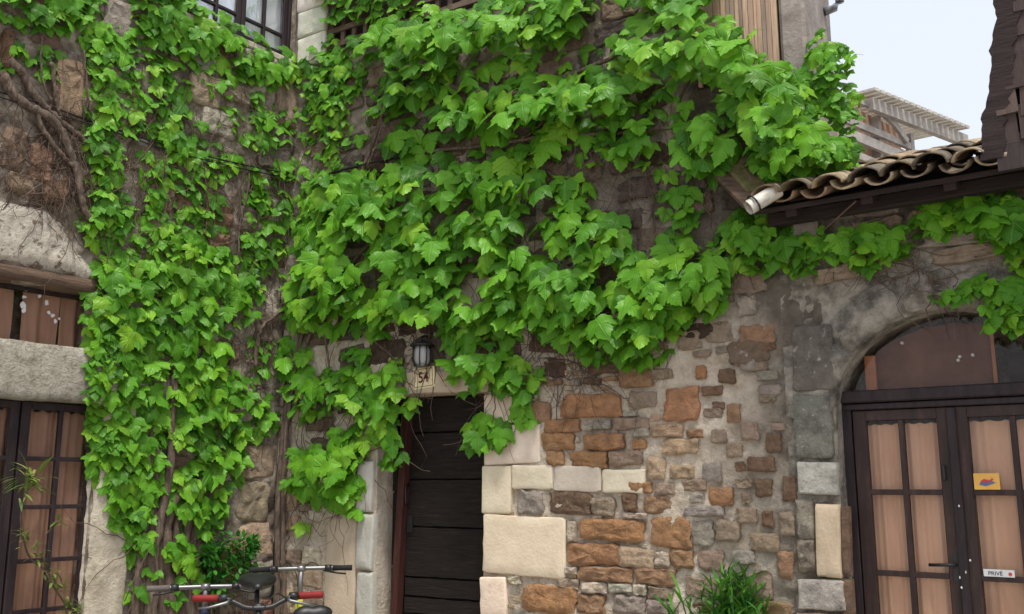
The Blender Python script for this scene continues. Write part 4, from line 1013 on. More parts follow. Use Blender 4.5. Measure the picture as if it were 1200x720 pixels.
# ---------------- vine on the brown house
rootp = LEFT.W(LEFT.L(200, 720)[0], .06, 0)
vl = thing('climbing_vine', 'small-leaved green climbing vine covering the brown house left of the black door', 'vine', rootp, LEFT.ang())
VL = Vine(vl)
GL_ = [rect(196,432,206,470), rect(195,520,208,600), rect(262,402,300,432), [(266,205),(290,205),(285,300),(262,300)], [(140,165),(160,165),(162,240),(142,230)], rect(150,235,172,262), rect(276,480,300,500)]
def zl(p, size=22, sp=12.5, off=(.03,.13), keep=.9, **k): zone(VL, LEFT, p, size*1.12, sp*1.04, off, GL_, keep=keep, camw=.45, **k)
zl([(-60,-60),(115,-60),(125,20),(152,32),(147,52),(105,55),(85,42),(60,45),(42,42),(20,32),(-60,20)])
zl([(0,70),(20,42),(40,58),(55,55),(78,66),(66,80),(46,96),(30,78),(0,90)], sp=15)
zl([(95,38),(150,30),(165,60),(160,95),(150,110),(165,130),(180,150),(152,160),(155,200),(160,240),(165,265),(132,278),(118,302),(88,270),(98,245),(106,200),(96,180),(95,150),(108,120),(98,70)])
zl([(150,-50),(220,-40),(226,-6),(262,22),(300,38),(345,66),(362,95),(350,112),(310,107),(290,92),(265,86),(250,72),(230,82),(210,78),(202,110),(196,132),(230,160),(248,176),(272,196),(230,202),(200,192),(188,178),(178,150),(163,130),(160,100),(188,90),(168,60),(150,30)])
for p in ([(253,108),(300,106),(304,118),(256,120)], [(256,126),(298,126),(296,140),(258,138)], [(293,130),(332,128),(335,160),(328,182),(290,180)], [(200,200),(248,200),(252,228),(222,234),(200,222)], [(203,236),(268,238),(272,256),(235,262),(203,262)],
          [(196,262),(275,268),(278,300),(308,322),(305,345),(196,330)], [(286,206),(322,200),(322,330),(288,330)], [(160,262),(200,262),(200,300),(165,300)], [(330,180),(345,200),(345,300),(322,300),(320,210)], [(215,195),(235,185),(240,205),(215,210)], [(226,84),(262,92),(262,104),(230,104)], [(192,110),(222,120),(224,152),(196,142)], [(166,172),(196,184),(198,262),(168,262)], [(246,178),(300,186),(300,204),(255,204)], [(300,184),(345,184),(345,206),(322,208)], [(330,100),(352,104),(350,140),(334,136)]):
    zl(p, 22, 12.5)
zl([(113,310),(130,298),(200,288),(240,300),(275,318),(310,340),(307,362),(292,382),(275,392),(286,412),(276,440),(302,450),(312,470),(326,480),(326,500),(302,512),(287,530),(282,570),(272,600),(264,622),(225,632),(214,626),(210,600),(196,600),(196,617),(175,626),(166,642),(150,632),(140,622),(112,616),(124,590),(107,560),(104,530),(108,500),(104,440),(92,425),(108,400),(96,370),(103,350)], 25, 13)
for p in (rect(143,636,178,662), rect(185,632,216,648), rect(180,655,215,684), rect(212,648,238,672), rect(146,684,168,712), rect(184,690,212,716), rect(300,400,322,445), rect(300,505,325,515)): zl(p, 24, 14)
zone(VL, LEFT, [(100,398),(140,398),(140,475),(104,475)], 23, 13, (.1,.17), camw=.45)
zl([(106,430),(200,430),(200,560),(115,560)], 25, 17, (.02,.06), .8)
zone(VL, LEFT, [(100,45),(225,10),(262,36),(345,75),(345,330),(120,310),(98,250)], 21, 15, (.02,.07), GL_+[rect(62,70,100,200)], keep=.5, camw=.45, shade=20)
zone(VL, LEFT, [(155,590),(255,590),(250,680),(225,715),(160,705)], 24, 17, (.1,.16), [], keep=.5, camw=.45)
# woody stems, twigs
VLi = root_matrix(vl).inverted()
def wl(w, pts, off): return [w.W(*((lambda q, o: (q[0], o, q[1]))(w.L(px, py, o), o))) for (px, py), o in zip(pts, off if isinstance(off, (list, tuple)) else [off]*len(pts))]
def smooth(pts, n=4):
    out = []
    for i in range(len(pts)-1):
        p0, p1, p2, p3 = pts[max(i-1,0)], pts[i], pts[i+1], pts[min(i+2, len(pts)-1)]
        for k in range(n):
            t = k/n; out.append(.5*((2*p1)+(p2-p0)*t+(2*p0-5*p1+4*p2-p3)*t*t+(3*p1-p0-3*p2+p3)*t**3))
    return out+[pts[-1]]
def stem(root, inv, w, pts, r0, r1, off=.05, wob=.006, mat='bark', name='stem', n=8):
    P_ = smooth(wl(w, pts, off), 6); m = len(P_); rn = random.Random(len(pts)*31+int(pts[0][0]))
    P_ = [inv @ (p+Vector((rn.uniform(-wob,wob), rn.uniform(-wob,wob), rn.uniform(-wob,wob)))) for p in P_]
    return MB().tube(P_, [(r0+(r1-r0)*k/(m-1))*rn.uniform(.88,1.12) for k in range(m)], n).build(name, M[mat], root, True)
for pts, r0, r1, o in (([(2,85),(12,105),(28,122),(55,136),(72,155),(82,180),(90,200),(94,225),(100,248),(108,262)], .035, .022, .06),
      ([(10,70),(28,88),(40,112),(52,125),(68,140),(84,152),(104,168)], .03, .02, .04),
      ([(42,128),(48,148),(62,170),(78,188),(88,198)], .02, .014, .06),([(60,75),(64,100),(66,122),(72,140)], .016, .01, .05),([(94,212),(88,222),(86,230)], .014, .01, .05),
      ([(99,60),(102,100),(108,140),(112,150),(120,165)], .008, .005, .05),([(50,40),(48,70),(52,100),(60,120)], .007, .005, .06),
      ([(292,200),(290,225),(284,250),(280,275),(281,310)], .008, .006, .05),
      ([(158,760),(160,700),(164,660),(170,620),(174,560),(178,480)], .035, .02, .05),([(175,760),(176,700),(180,650),(190,600),(200,540),(204,440)], .06, .02, .07),
      ([(200,760),(198,700),(194,650),(198,610),(215,560)], .06, .025, .06),([(222,760),(220,700),(216,660),(220,620),(236,560)], .055, .02, .05),([(238,760),(238,700),(232,660),(236,620),(255,540),(262,440)], .045, .015, .04),
      ([(165,760),(164,710),(170,650),(180,600),(186,520)], .04, .02, .05),([(188,760),(188,700),(186,640),(192,590)], .045, .02, .05),([(210,760),(210,700),(206,640),(208,600)], .045, .02, .05),([(230,760),(229,700),(226,640),(230,600)], .04, .02, .04),([(246,760),(246,690),(242,640),(246,590)], .03, .015, .03),([(256,760),(254,700),(252,660)], .025, .015, .03),
      ([(264,560),(262,500),(270,440),(274,400)], .012, .008, .04),([(300,430),(302,400),(308,382),(320,372),(335,362),(348,350),(352,335)], .016, .012, .06),([(275,482),(290,478),(300,468),(303,455),(298,450)], .016, .014, .06)):
    stem(vl, VLi, LEFT, pts, r0, r1, o)
def twigs(root, inv, w, polys, n, seed, r=(.0018,.004), off=(.02,.06), down=.8, L=(.25,.8)):
    rn = random.Random(seed); mb = MB()
    for k in range(n):
        poly = rn.choice(polys); xs = [p[0] for p in poly]; ys = [p[1] for p in poly]
        for _ in range(40):
            p = (rn.uniform(min(xs), max(xs)), rn.uniform(min(ys), max(ys)))
            if inpoly(p, poly): break
        o = rn.uniform(*off); u, z = w.L(p[0], p[1], o); ln = rn.uniform(*L); st = ln/8; a = (math.pi/2 if rn.random() < down else rn.uniform(0, 6.28))+rn.gauss(0, .4)
        pts = []
        for j in range(9):
            pts.append(inv @ w.W(u, max(.012, o), z)); u += math.cos(a)*st; z -= math.sin(a)*st; a += rn.gauss(0, .38); o += rn.gauss(0, .006)
        rr = rn.uniform(*r); mb.tube(pts, [rr*(1-.06*j) for j in range(9)], 4, False)
    ob = mb.build('twigs', M['twig'], root, True); ob['kind'] = 'stuff'; return ob
twigs(vl, VLi, LEFT, [[(150,60),(340,110),(330,330),(160,330)], [(150,60),(340,110),(330,330),(160,330)], [(60,60),(110,60),(120,250),(40,240)], [(150,100),(345,110),(330,330),(160,330)], [(255,300),(330,330),(320,480),(262,480)], [(140,560),(260,560),(270,700),(150,710)], [(0,100),(90,130),(95,240),(0,225)]], 520, 3, r=(.002,.0045))
VL.finish()
# thin canes rooted below the vine
MB().tube([vl.matrix_basis.inverted() @ p if False else VLi @ p for p in wl(LEFT, [(146,705),(160,672),(175,644)], .22)], .0032, 5).build('cane', M['twig'], vl, True)

# ---------------- vine on the house with the black door
vc = thing('climbing_vine', 'large-leaved green climbing vine hanging in tiers above the black plank door', 'vine', CEN.W(CEN.L(335, 700)[0], .05, 0), CEN.ang())
VC = Vine(vc); VCi = root_matrix(vc).inverted()
GC = [[(464,386),(520,386),(528,430),(526,470),(478,470),(464,440)], [(412,312),(447,306),(450,345),(412,345)], rect(478,212,502,236), rect(496,240,520,262), rect(520,300,560,318), rect(538,318,566,358), rect(455,374,520,402), rect(405,272,428,306), [(616,228),(650,232),(646,256),(612,254)], [(598,270),(642,268),(642,300),(602,300)], rect(645,300,672,326), [(686,312),(730,310),(728,348),(698,350)], [(712,236),(756,236),(758,262),(722,262)], rect(734,264,748,292),
      [(655,162),(704,160),(714,205),(745,202),(768,200),(770,225),(740,230),(700,222),(656,205)], [(440,78),(452,90),(425,140),(410,165),(398,160),(415,120),(428,85)], [(505,120),(520,160),(500,160),(474,158),(470,128)], rect(500,178,522,202), rect(535,222,556,242), rect(425,395,470,412), [(800,88),(835,92),(835,128),(802,126)], rect(755,120,790,165), rect(556,380,580,400), rect(868,160,885,200), rect(620,190,645,206), rect(700,352,716,368), rect(757,300,775,330), rect(640,360,660,374)]
def zc(p, size=31, sp=17, off=(.05,.24), keep=.95, **k): zone(VC, CEN, p, size*(1.05 if size > 26 else 1.04), sp*(1.0 if size > 26 else 1), (off[0], off[1]*1.15), GC, keep=keep, camw=.3, **k)
small = dict(size=19, sp=10.5, off=(.03,.1))
# small young leaves by the corner
zc([(348,62),(382,42),(420,50),(412,66),(432,76),(420,112),(402,150),(392,180),(402,200),(440,180),(444,215),(440,252),(400,262),(372,300),(345,310),(340,250),(352,215),(372,190),(355,150),(350,100)], **small)
zc([(352,-40),(500,-40),(500,6),(472,18),(440,30),(424,24),(405,34),(395,22),(372,26),(368,8)], 22, 12.5, (.06,.16))
zc([(378,26),(398,24),(402,34),(382,48)], 16, 11, (.06,.1), .7)
# upper tier
zc([(412,38),(450,22),(500,12),(560,4),(640,-40),(704,-40),(692,10),(682,30),(662,50),(642,60),(622,70),(600,64),(590,66),(575,55),(555,60),(536,70),(520,92),(506,116),(492,132),(476,122),(466,137),(434,137),(430,112),(446,76),(436,70),(410,66)], 30, 15, (.08,.34))
zc([(698,-40),(800,-40),(782,20),(762,14),(720,6)], 30, 16, (.2,.4))
zc([(445,158),(470,140),(492,165),(490,200),(446,200)], 28, 16)
# second tier and its hanging bunches
zc([(503,130),(515,100),(530,80),(546,84),(552,100),(582,104),(630,95),(660,84),(682,88),(720,84),(736,100),(742,122),(766,130),(771,152),(750,162),(720,152),(700,152),(680,147),(656,152),(620,148),(592,166),(576,167),(556,162),(530,166),(504,160)], 32, 16, (.1,.36))
zc([(598,150),(652,150),(656,196),(622,202),(598,190)], 32, 18, (.06,.2)); zc([(700,150),(767,154),(770,190),(746,202),(720,196),(704,176)], 32, 17, (.1,.26))
# big shoulder at the upper right
zc([(718,62),(714,46),(730,30),(760,20),(782,-40),(832,-40),(836,20),(852,22),(882,42),(888,62),(902,76),(915,72),(932,75),(946,92),(950,130),(968,150),(1000,178),(1000,196),(960,202),(902,222),(882,212),(872,184),(870,170),(856,150),(846,112),(832,92),(815,96),(805,92),(790,116),(755,116),(740,82),(725,76)], 31, 15, (.16,.5))
zc([(784,152),(800,124),(830,134),(852,144),(864,170),(866,186),(836,218),(825,207),(810,202),(788,186)], 33, 16, (.16,.42))
zc([(835,70),(880,70),(900,110),(940,110),(960,150),(960,190),(900,210),(870,160),(845,110)], 27, 14, (.05,.2))
zc([(880,100),(915,80),(945,90),(955,140),(1000,172),(1000,198),(900,222),(884,180)], 25, 12, (.15,.4))
zc([(640,90),(720,88),(740,120),(700,140),(640,135)], 30, 18, (.25,.42))
zc([(450,30),(640,10),(660,40),(560,56),(470,70)], 30, 18, (.25,.45))
# pillar
zc([(946,52),(955,38),(976,45),(991,60),(998,80),(991,100),(1002,112),(1011,132),(1001,152),(985,160),(966,142),(955,112),(946,92)], 22, 10.5, (.1,.22)); zc([(948,158),(1000,165),(1002,197),(940,202)], 24, 12, (.1,.25))
# middle mass
zc([(372,205),(400,198),(440,205),(490,180),(530,185),(600,188),(656,205),(700,222),(735,265),(748,300),(775,292),(800,284),(822,288),(850,302),(852,330),(842,366),(812,372),(792,388),(782,415),(746,432),(716,426),(690,432),(666,406),(650,410),(625,392),(600,405),(585,400),(520,402),(478,398),(440,400),(400,392),(372,388),(345,396),(332,380),(335,330),(345,300)], 31, 15.5, (.06,.26))
zc([(372,240),(440,260),(600,260),(720,300),(800,320),(800,370),(700,400),(560,380),(420,370),(345,370)], 30, 21, (.03,.1), .7, shade=30)
zc([(768,196),(816,204),(822,288),(790,292),(774,262)], 28, 17, (.03,.1), shade=20)
zc([(838,300),(850,330),(842,362),(815,372),(800,350),(810,310)], 32, 17, (.08,.22))
zone(VC, CEN, [(430,60),(640,60),(720,60),(790,120),(770,210),(600,190),(440,200)], 27, 20, (.03,.1), [], keep=.42, camw=.3, shade=40)
zone(VC, CEN, [(350,70),(440,70),(440,200),(400,260),(350,290)], 19, 13, (.02,.06), [], keep=.5, camw=.3, shade=40)
# lower bunches round the door
for p in ([(328,462),(335,445),(365,435),(402,430),(406,450),(396,480),(380,496),(360,491),(340,492)], [(305,402),(345,398),(362,425),(346,446),(320,442)], [(400,405),(432,405),(436,450),(420,500),(404,490),(398,440)],
          [(418,452),(440,430),(476,414),(486,430),(494,458),(481,490),(466,491),(456,506),(471,516),(471,556),(444,546),(440,521),(430,506),(418,520)],
          [(338,536),(360,514),(386,510),(400,495),(430,510),(440,526),(421,536),(421,550),(421,576),(423,607),(395,602),(385,596),(360,591),(345,581),(328,587),(334,566)],
          [(514,400),(560,388),(600,418),(632,430),(637,456),(621,461),(627,492),(610,497),(600,481),(590,461),(560,462),(545,461),(530,456),(519,440)], [(544,502),(560,490),(586,494),(600,510),(591,532),(570,527),(547,528)], [(334,614),(358,612),(358,630),(336,630)]):
    zc(p, 28, 15, (.06,.2), keep=.95)
# garland that runs on along the neighbouring eave wall
GX = []
zone(VC, RIGHT, [(833,266),(850,252),(882,249),(912,264),(952,269),(982,274),(1010,264),(1030,264),(1067,264),(1074,282),(1061,306),(1031,311),(1020,321),(1000,319),(970,306),(956,306),(951,331),(925,321),(900,321),(875,323),(850,302),(836,292)], 30, 13.5, (.06,.24), GX, camw=.3)
for pts, r0, r1, o in (([(325,740),(326,640),(328,560),(336,480),(352,400),(372,330),(400,260),(432,180),(455,110)], .03, .016, .04), ([(335,740),(332,640),(334,540),(345,440),(380,360),(420,300),(480,250),(560,215),(640,200)], .022, .01, .05),
      ([(430,196),(440,172),(446,150),(448,120)], .008, .007, .1), ([(500,178),(560,172),(640,160),(720,156),(790,150)], .016, .012, .06), ([(520,100),(600,110),(700,75),(760,50),(840,60),(900,90)], .02, .012, .08),
      ([(700,75),(660,110),(640,140),(600,170)], .014, .008, .05), ([(790,150),(800,110),(815,90),(840,80)], .014, .01, .1), ([(560,215),(600,300),(640,380),(650,400)], .012, .006, .05), ([(640,200),(700,260),(760,330),(800,360)], .012, .006, .05), ([(580,410),(575,440),(580,470),(577,495)], .006, .004, .08), ([(660,400),(655,430),(672,425),(690,440)], .004, .003, .03), ([(372,330),(385,430),(388,520)], .012, .006, .05), ([(400,360),(440,400),(470,430)], .01, .005, .06), ([(340,628),(332,645),(328,690)], .005, .004, .03), ([(800,340),(830,300),(845,290)], .012, .008, .06)):
    stem(vc, VCi, CEN, pts, r0, r1, o)
stem(vc, VCi, RIGHT, [(842,292),(880,285),(930,292),(980,298),(1030,290),(1062,290)], .012, .006, .08)
stem(vc, VCi, RIGHT, [(1000,318),(1030,330),(1050,345)], .005, .003, .02)
twigs(vc, VCi, CEN, [[(350,50),(480,50),(470,200),(350,330)], [(520,70),(800,60),(780,230),(520,260)], [(400,230),(800,240),(790,400),(420,400)], [(800,80),(920,100),(940,240),(830,280)], [(330,400),(420,400),(430,600),(335,600)], [(560,390),(720,400),(690,440),(570,440)], [(430,370),(520,380),(515,430),(470,440)], [(640,150),(780,150),(770,240),(660,240)]], 520, 5, down=.6)
twigs(vc, VCi, RIGHT, [[(1040,300),(1110,310),(1100,345),(1030,330)], [(960,255),(1090,240),(1090,300),(960,300)]], 45, 6, down=.3, L=(.15,.4))
VC.finish()

# ---------------- vine that comes in over the arched door
vr_ = thing('climbing_vine', 'green climbing vine trailing over the arched glazed door', 'vine', RIGHT.W(2.35, .05, 0), RIGHT.ang())
VR = Vine(vr_); VRi = root_matrix(vr_).inverted()
zone(VR, RIGHT, [(1068,252),(1080,240),(1110,227),(1140,224),(1170,234),(1330,240),(1330,300),(1172,296),(1150,286),(1130,282),(1120,266),(1095,277),(1074,262)], 32, 14, (.08,.3), camw=.3)
zone(VR, RIGHT, [(1128,216),(1145,198),(1180,205),(1182,236),(1140,236)], 28, 17, (.1,.2), camw=.3, shade=10)
zone(VR, RIGHT, [(1084,352),(1110,339),(1130,324),(1160,328),(1300,330),(1300,360),(1215,370),(1195,392),(1165,388),(1150,397),(1150,372),(1160,350),(1140,346),(1120,362),(1095,357)], 25, 13.5, (.05,.18), camw=.3)
zone(VR, RIGHT, [(1170,280),(1330,290),(1330,420),(1230,420),(1200,350)], 27, 18, (.03,.12), camw=.3, shade=10)
for k, pts in enumerate(([(1330,300),(1250,270),(1180,262),(1110,250),(1082,252)], [(1330,400),(1260,345),(1200,342),(1130,345),(1092,350)], [(1125,350),(1100,330),(1075,315),(1060,300)], [(1120,345),(1095,325),(1088,318)])):
    stem(vr_, VRi, RIGHT, pts, .012 if k < 2 else .004, .004 if k < 2 else .002, .06)
MB().tube([VRi @ p for p in wl(RIGHT, [(1330,300),(1345,400)], .05)]+[Vector((0, -.0, .6)), Vector((0, 0, 0))], [.015,.02,.03,.035], 8).build('trunk', M['bark'], vr_, True)
VR.finish()

# ------------------------------------------------------------------ cables
def cable(name, label, w, pts, r, off):
    a = wl(w, pts, off); mb = MB().tube(smooth(a, 6), r, 6); o = mb.build(name, M['cable'], None, True); o['label'] = label; o['category'] = 'cable'; return o
cable('cable', 'upper black cable of the pair across the brown house wall', LEFT, [(-60,86),(0,108),(50,122),(110,143),(200,172),(280,192),(350,206)], .006, .05)
cable('cable', 'lower black cable of the pair across the brown house wall', LEFT, [(-60,92),(0,114),(45,128),(110,147),(200,177),(280,197),(350,211)], .005, .06)
cable('cable', 'black cable running along the wall above the black door', CEN, [(380,205),(440,190),(500,180),(560,172),(640,162),(760,160)], .01, .05)
cable('cable', 'thin dark cable running down the corner between both houses', CEN, [(337,420),(330,520),(322,640),(317,740)], .009, .03)

# ------------------------------------------------------------------ shrubs
def blades(name, label, cat, base, spots, mat, part='foliage', group=None):
    t = thing(name, label, cat, base)
    V, Fc, T = [], [], []
    rn = random.Random(hash(name) % 1000 if False else len(spots))
    for (p, d, L, w, bend) in spots:
        d = Vector(d).normalized(); sd = d.cross(Vector((0,0,1)))
        if sd.length < .05: sd = Vector((1,0,0))
        sd = (sd.normalized()*math.cos(rn.uniform(-.9,.9))+Vector((rn.uniform(-.5,.5), rn.uniform(-.5,.5), 0))).normalized()
        i0 = len(V); nseg = 4; q = Vector(p); dd = d.copy()
        for k in range(nseg+1):
            ww = w*[.35, .9, 1, .7, .03][k]
            V.append(tuple(q-sd*ww)); V.append(tuple(q+sd*ww)); q = q+dd*L/nseg; dd = (dd+Vector((0,0,-bend))).normalized()
        tv = rn.random(); T += [tv]*(2*(nseg+1))
        for k in range(nseg):
            a = i0+2*k; Fc += [(a, a+1, a+3), (a, a+3, a+2)]
    me = mesh_from(np.array(V), np.array(Fc), None, np.array(T), part, mat); o = inst(part, me, t); o['kind'] = 'stuff'; return t
sr = random.Random(21)
sb_ = at(850, 700, 5.75); sbase = Vector((sb_.x, sb_.y-.1, 0))
spots = []; stems_ = []
for k in range(120):
    a = sr.uniform(0, 6.28); rr_ = sr.uniform(0, .36); top = Vector((math.cos(a)*rr_*1.25, math.sin(a)*rr_*.6, sr.uniform(.6, 1.12)*(1-.55*rr_)))
    if k % 5 == 0: top.x += .1
    st0 = Vector((math.cos(a)*.06, math.sin(a)*.05, 0)); stems_.append((st0, top))
    for j in range(15):
        t = sr.uniform(.35, 1)
        p = st0.lerp(top, t); b = sr.uniform(0, 6.28); spots.append((p, (math.cos(b), math.sin(b), sr.uniform(.5, 1.7)), sr.uniform(.12, .24), sr.uniform(.007, .012), sr.uniform(.05, .3)))
bl = blades('leafy_clump', 'clump of narrow upright green leaves growing against the rubble wall', 'plant', sbase, spots, M['strapleaf'])
mb = MB()
for a, b in stems_: mb.tube([a, a.lerp(b, .5)+Vector((sr.uniform(-.02,.02), 0, 0)), b], .004, 4)
mb.build('stems', M['bushleaf'], bl)['kind'] = 'stuff'
# small-leaved bush by the corner
bb = LEFT.W(LEFT.L(272, 700)[0], .16, 0); spots = []; ctr = [((250,665),.10),((265,640),.13),((285,645),.12),((270,670),.13),((290,665),.1),((258,690),.1),((245,650),.08),((296,640),.06)]
for (px, py), rr_ in ctr:
    u, z = LEFT.L(px, py, .16); c = LEFT.W(u, .16, z)-bb
    for j in range(95):
        q = Vector((sr.gauss(0,1), sr.gauss(0,1), sr.gauss(0,1))).normalized()*rr_*sr.uniform(.3, 1)
        spots.append((c+q, (q.x+sr.uniform(-.1,.1), q.y, q.z+sr.uniform(-.1,.1)), sr.uniform(.035, .07), sr.uniform(.011, .018), .25))
for j in range(120):
    spots.append((Vector((sr.gauss(0,.07), sr.gauss(0,.05), sr.uniform(.1, .6))), (sr.uniform(-1,1), sr.uniform(-1,1), .3), .06, .015, .3))
bt = blades('small_bush', 'dark green small-leaved bush rooted at the foot of the vine by the corner', 'bush', bb, spots, M['bushleaf'])
mb = MB()
for (px, py), rr_ in ctr:
    u, z = LEFT.L(px, py, .16); c = LEFT.W(u, .16, z)-bb; mb.tube([(sr.uniform(-.03,.03), 0, 0), (c.x*.4, c.y*.4, c.z*.6), c], [.008,.006,.003], 5)
mb.build('stems', M['bark'], bt)
# leggy pot plant before the left glazed door
pw0 = LEFT.L(70, 720, .1); pb_ = LEFT.W(pw0[0], .2, 0)
def lp_(px, py, o=.18):
    u, z = LEFT.L(px, py, o); return LEFT.W(u, o, z)-pb_
st1 = [Vector((0,0,.26)), Vector((.02,0,.45)), lp_(78,716), lp_(64,690), lp_(52,668), lp_(36,655), lp_(28,635), lp_(24,610), lp_(27,590), lp_(34,568)]
st2 = [lp_(54,668), lp_(50,648), lp_(52,630), lp_(62,618), lp_(68,612)]
spots = []
for c, n_, L_ in ((lp_(34,560), 46, .17), (lp_(30,575), 16, .12), (lp_(30,628), 14, .09), (lp_(36,645), 12, .08), (lp_(42,652), 10, .08), (lp_(68,612), 9, .09), (lp_(61,672), 18, .08), (lp_(73,690), 18, .08), (lp_(84,712), 18, .09), (lp_(90,716), 14, .09)):
    for j in range(n_):
        spots.append((c+Vector((sr.gauss(0,.02), sr.gauss(0,.02), sr.gauss(0,.02))), (sr.gauss(0,1), sr.gauss(0,1), sr.uniform(-.5, 1.1)), L_*sr.uniform(.7,1.2), .0085, .22))
pt = blades('pot_plant', 'leggy pot plant with narrow leaf tufts before the brown-curtained glazed door', 'plant', pb_, spots, M['potleaf'])
MB().tube(smooth(st1, 4), .006, 5).build('stem', M['twig'], pt, True); MB().tube(smooth(st2, 4), .004, 5).build('stem', M['twig'], pt, True)
lathe(MB(), [(0,0),(.1,0),(.14,.24),(.155,.24),(.155,.28),(.135,.28),(.13,.25),(0,.25)], 20).build('pot', M['terracotta'], pt, True)

# ------------------------------------------------------------------ bicycles
def bicycle(label, loc, rz, frame, bar, hb=1.0, sd=.95, grip='black', riser=False, barm='alu', hx=.42, sx=-.22, grp=None):
    """x forward, wheels of 0.34 m, bar height hb, saddle height sd"""
    t = thing('bicycle', label, 'bicycle', loc, rz, grp)
    rw, wb_ = .335, 1.04; fx, bx_ = .58, -.46
    for x in (bx_, fx):
        ty = MB(); n = 36
        pts = [(x+rw*math.cos(2*math.pi*k/n), 0, .35+rw*math.sin(2*math.pi*k/n)) for k in range(n+1)]
        wh = ty.tube(pts, .019, 8, False).build('wheel', M['rubber'], t, True)
        MB().tube([(x+(rw-.025)*math.cos(2*math.pi*k/n), 0, .35+(rw-.025)*math.sin(2*math.pi*k/n)) for k in range(n+1)], .009, 6, False).build('rim', M['alu'], wh, True)
        MB().tube([(x, -.05, .35), (x, .05, .35)], .022, 10).build('hub', M['alu'], wh, True)
        sp_ = MB()
        for k in range(24):
            a = 2*math.pi*k/24; sp_.tube([(x+.02*math.cos(a+.9), (.025 if k % 2 else -.025), .35+.02*math.sin(a+.9)), (x+(rw-.03)*math.cos(a), 0, .35+(rw-.03)*math.sin(a))], .0012, 3, False)
        sp_.build('spokes', M['alu'], wh)
    bb_ = Vector((-.03, 0, .3)); ht = Vector((hx-.02, 0, .84)); hb_ = Vector((hx+.03, 0, .7)); stt = Vector((sx+.04, 0, .74)); ax = Vector((bx_, 0, .35))
    fr_ = MB(); fr_.tube([bb_, hb_], .02, 10).tube([stt, ht], .017, 10).tube([bb_, stt], .018, 10).tube([ht+Vector((-.006,0,.04)), hb_+Vector((.006,0,-.03))], .022, 10)
    for s_ in (-1, 1):
        fr_.tube([bb_+Vector((0,s_*.03,0)), ax+Vector((0,s_*.06,0))], .011, 8).tube([stt+Vector((0,s_*.02,-.03)), ax+Vector((0,s_*.06,0))], .009, 8)
    fr_.build('frame', M[frame], t, True)
    fk = MB(); cr = hb_+Vector((.01,0,-.05)); fk.tube([cr+Vector((0,-.06,0)), cr+Vector((0,.06,0))], .016, 8)
    for s_ in (-1, 1): fk.tube([cr+Vector((0,s_*.055,0)), Vector((fx-.03, s_*.055, .5)), Vector((fx, s_*.055, .35))], .014, 8)
    fk.build('fork', M['black'], t, True)
    stx = hx-.06
    sm = MB().tube([ht, Vector((stx, 0, hb-.015))], .0155, 10)
    sm.build('stem', M['alu' if barm == 'alu' else 'black'], t, True)
    hw_ = .3
    if riser: bp = [(stx-.05,-hw_,hb+.045),(stx-.02,-.17,hb+.045),(stx,-.1,hb+.02),(stx+.01,-.05,hb),(stx+.01,.05,hb),(stx,.1,hb+.02),(stx-.02,.17,hb+.045),(stx-.05,hw_,hb+.045)]
    else: bp = [(stx-.03,-hw_,hb),(stx,-.12,hb),(stx+.005,0,hb),(stx,.12,hb),(stx-.03,hw_,hb)]
    bp = [Vector(p) for p in bp]
    hbr = MB().tube(smooth(bp, 4), .0125, 10).build('handlebar', M[barm], t, True)
    MB().tube([(stx, -.025, hb), (stx, .025, hb)], .02, 10).build('clamp', M['alu' if barm == 'alu' else 'black'], hbr, True)
    for s_, e in ((-1, bp[0]), (1, bp[-1])):
        i_ = bp[1] if s_ < 0 else bp[-2]; dr_ = (i_-e).normalized(); gr = .115
        MB().tube([e-dr_*.005, e+dr_*.01, e+dr_*gr*.5, e+dr_*gr], [.017,.0175,.016,.0175], 12).build('grip', M[grip], hbr, True)
        MB().tube([e+dr_*(gr+.004), e+dr_*(gr+.045)], .02, 10).build('shifter', M['black'], hbr, True)
        f0 = e+dr_*(gr+.06)+Vector((.01,0,-.005)); MB().tube([f0, f0+Vector((.035,0,-.012))-dr_*.02, f0+Vector((.05,0,-.03))-dr_*.1, f0+Vector((.045,0,-.035))-dr_*.15], [.01,.009,.006,.006], 7).build('brake_lever', M['alu' if grip == 'red' else 'black'], hbr, True)
        cb = [f0+Vector((.03,0,0)), f0+Vector((.1,0,.03))+dr_*.06, f0+Vector((.1,0,-.06))+dr_*.12, Vector((hx+.05, 0, .78))]
        MB().tube(smooth(cb, 5), .003, 5).build('brake_cable', M['cable'], hbr, True)
    # saddle: wide padded rear, narrow nose
    post_ = MB().tube([stt-Vector((-.01,0,.06)), Vector((sx, 0, sd-.05))], .0135, 10).build('seat_post', M['alu' if frame == 'yellow' else 'black'], t, True)
    S_ = MB(); secs = [(-.13,.05,.03,.0),(-.125,.088,.07,.005),(-.09,.105,.085,.012),(-.04,.095,.08,.01),(.01,.06,.055,.004),(.06,.032,.036,.0),(.11,.022,.03,-.004),(.135,.014,.02,-.008)]
    n = 16
    for x, w, h_, dz_ in secs:
        for k in range(n):
            a = 2*math.pi*k/n; cw_, sw_ = math.cos(a), math.sin(a)
            zz = sw_*h_*.5*(1 if sw_ > 0 else 1.3)-(.012*math.exp(-(cw_*w/.025)**2) if sw_ > 0 and x < 0 else 0)
            S_.v.append((sx+x, cw_*w, sd+dz_+zz-.02))
    for j in range(len(secs)-1):
        for k in range(n): S_.f.append((j*n+k, j*n+(k+1) % n, (j+1)*n+(k+1) % n, (j+1)*n+k))
    S_.f.append(tuple(range(n))[::-1]); S_.f.append(tuple(range((len(secs)-1)*n, len(secs)*n)))
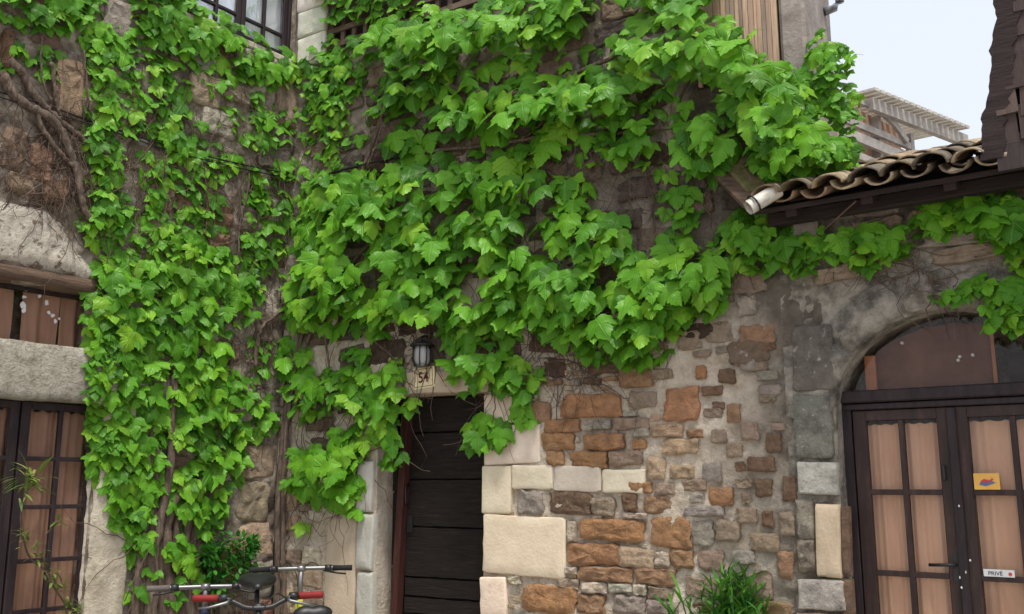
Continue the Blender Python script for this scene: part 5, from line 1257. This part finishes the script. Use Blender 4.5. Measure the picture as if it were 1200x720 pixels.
    sdl = fixn(S_.build('saddle', M['black'], t, True))
    MB().tube([(sx-.06,-.02,sd-.05),(sx+.05,-.02,sd-.052),(sx+.09,0,sd-.035),(sx+.05,.02,sd-.052),(sx-.06,.02,sd-.05)], .004, 6).build('rail', M['alu'], sdl, True)
    cr_ = MB().tube([(-.03,-.06,.3),(-.03,.06,.3)], .014, 8)
    for s_ in (-1, 1): cr_.tube([(-.03, s_*.065, .3), (-.03+s_*.12, s_*.075, .3-s_*.11)], .01, 6)
    cr_.tube([(-.03+.095*math.cos(2*math.pi*k/20), -.05, .3+.095*math.sin(2*math.pi*k/20)) for k in range(21)], .004, 5, False)
    cr_.build('crankset', M['alu'], t, True)
    for s_ in (-1, 1): MB().box(-.07+s_*.12, .01+s_*.12, s_*.08 if s_ > 0 else -.17, .17 if s_ > 0 else -.08, .285-s_*.11, .305-s_*.11).build('pedal', M['black'], t)
    MB().tube([(-.2, .05, .33), (-.26, .17, .0)], .008, 6).build('kickstand', M['alu'], t)
    return t
def place(label, px, py, Y, sadpx, frame, facing, **k):
    """bar centre at pixel (px,py) and depth Y; sadpx gives the saddle's column so the bike's heading follows"""
    h = at(px, py, Y); dist = .42-.06+.22
    Ys = Y-facing*.57; s_ = at(sadpx, 690, Ys); hd = math.atan2(h.y-s_.y, h.x-s_.x)
    stx = .36; loc = (h.x-math.cos(hd)*stx, h.y-math.sin(hd)*stx, .0)
    return bicycle(label, loc, hd, frame, None, hb=h.z, **k)
place('bicycle with grey foam grips and flat bar beside the small bush', 241, 688, 5.45, 236, 'blueframe', 1, sd=.84, grip='foam', barm='alu')
place('yellow bicycle with silver T-shaped bar and black grips before the tan jamb', 353, 666.5, 5.95, 366, 'yellow', 1, sd=.88, grip='rubber', barm='alu')
place('black bicycle with red grips, raised black saddle and curved bar', 303, 712, 4.75, 301.5, 'black', -1, sd=1.045, grip='red', riser=True, barm='black')
print('leaves', len(VL.lv), len(VC.lv), len(VR.lv), 'objects', len(bpy.data.objects))
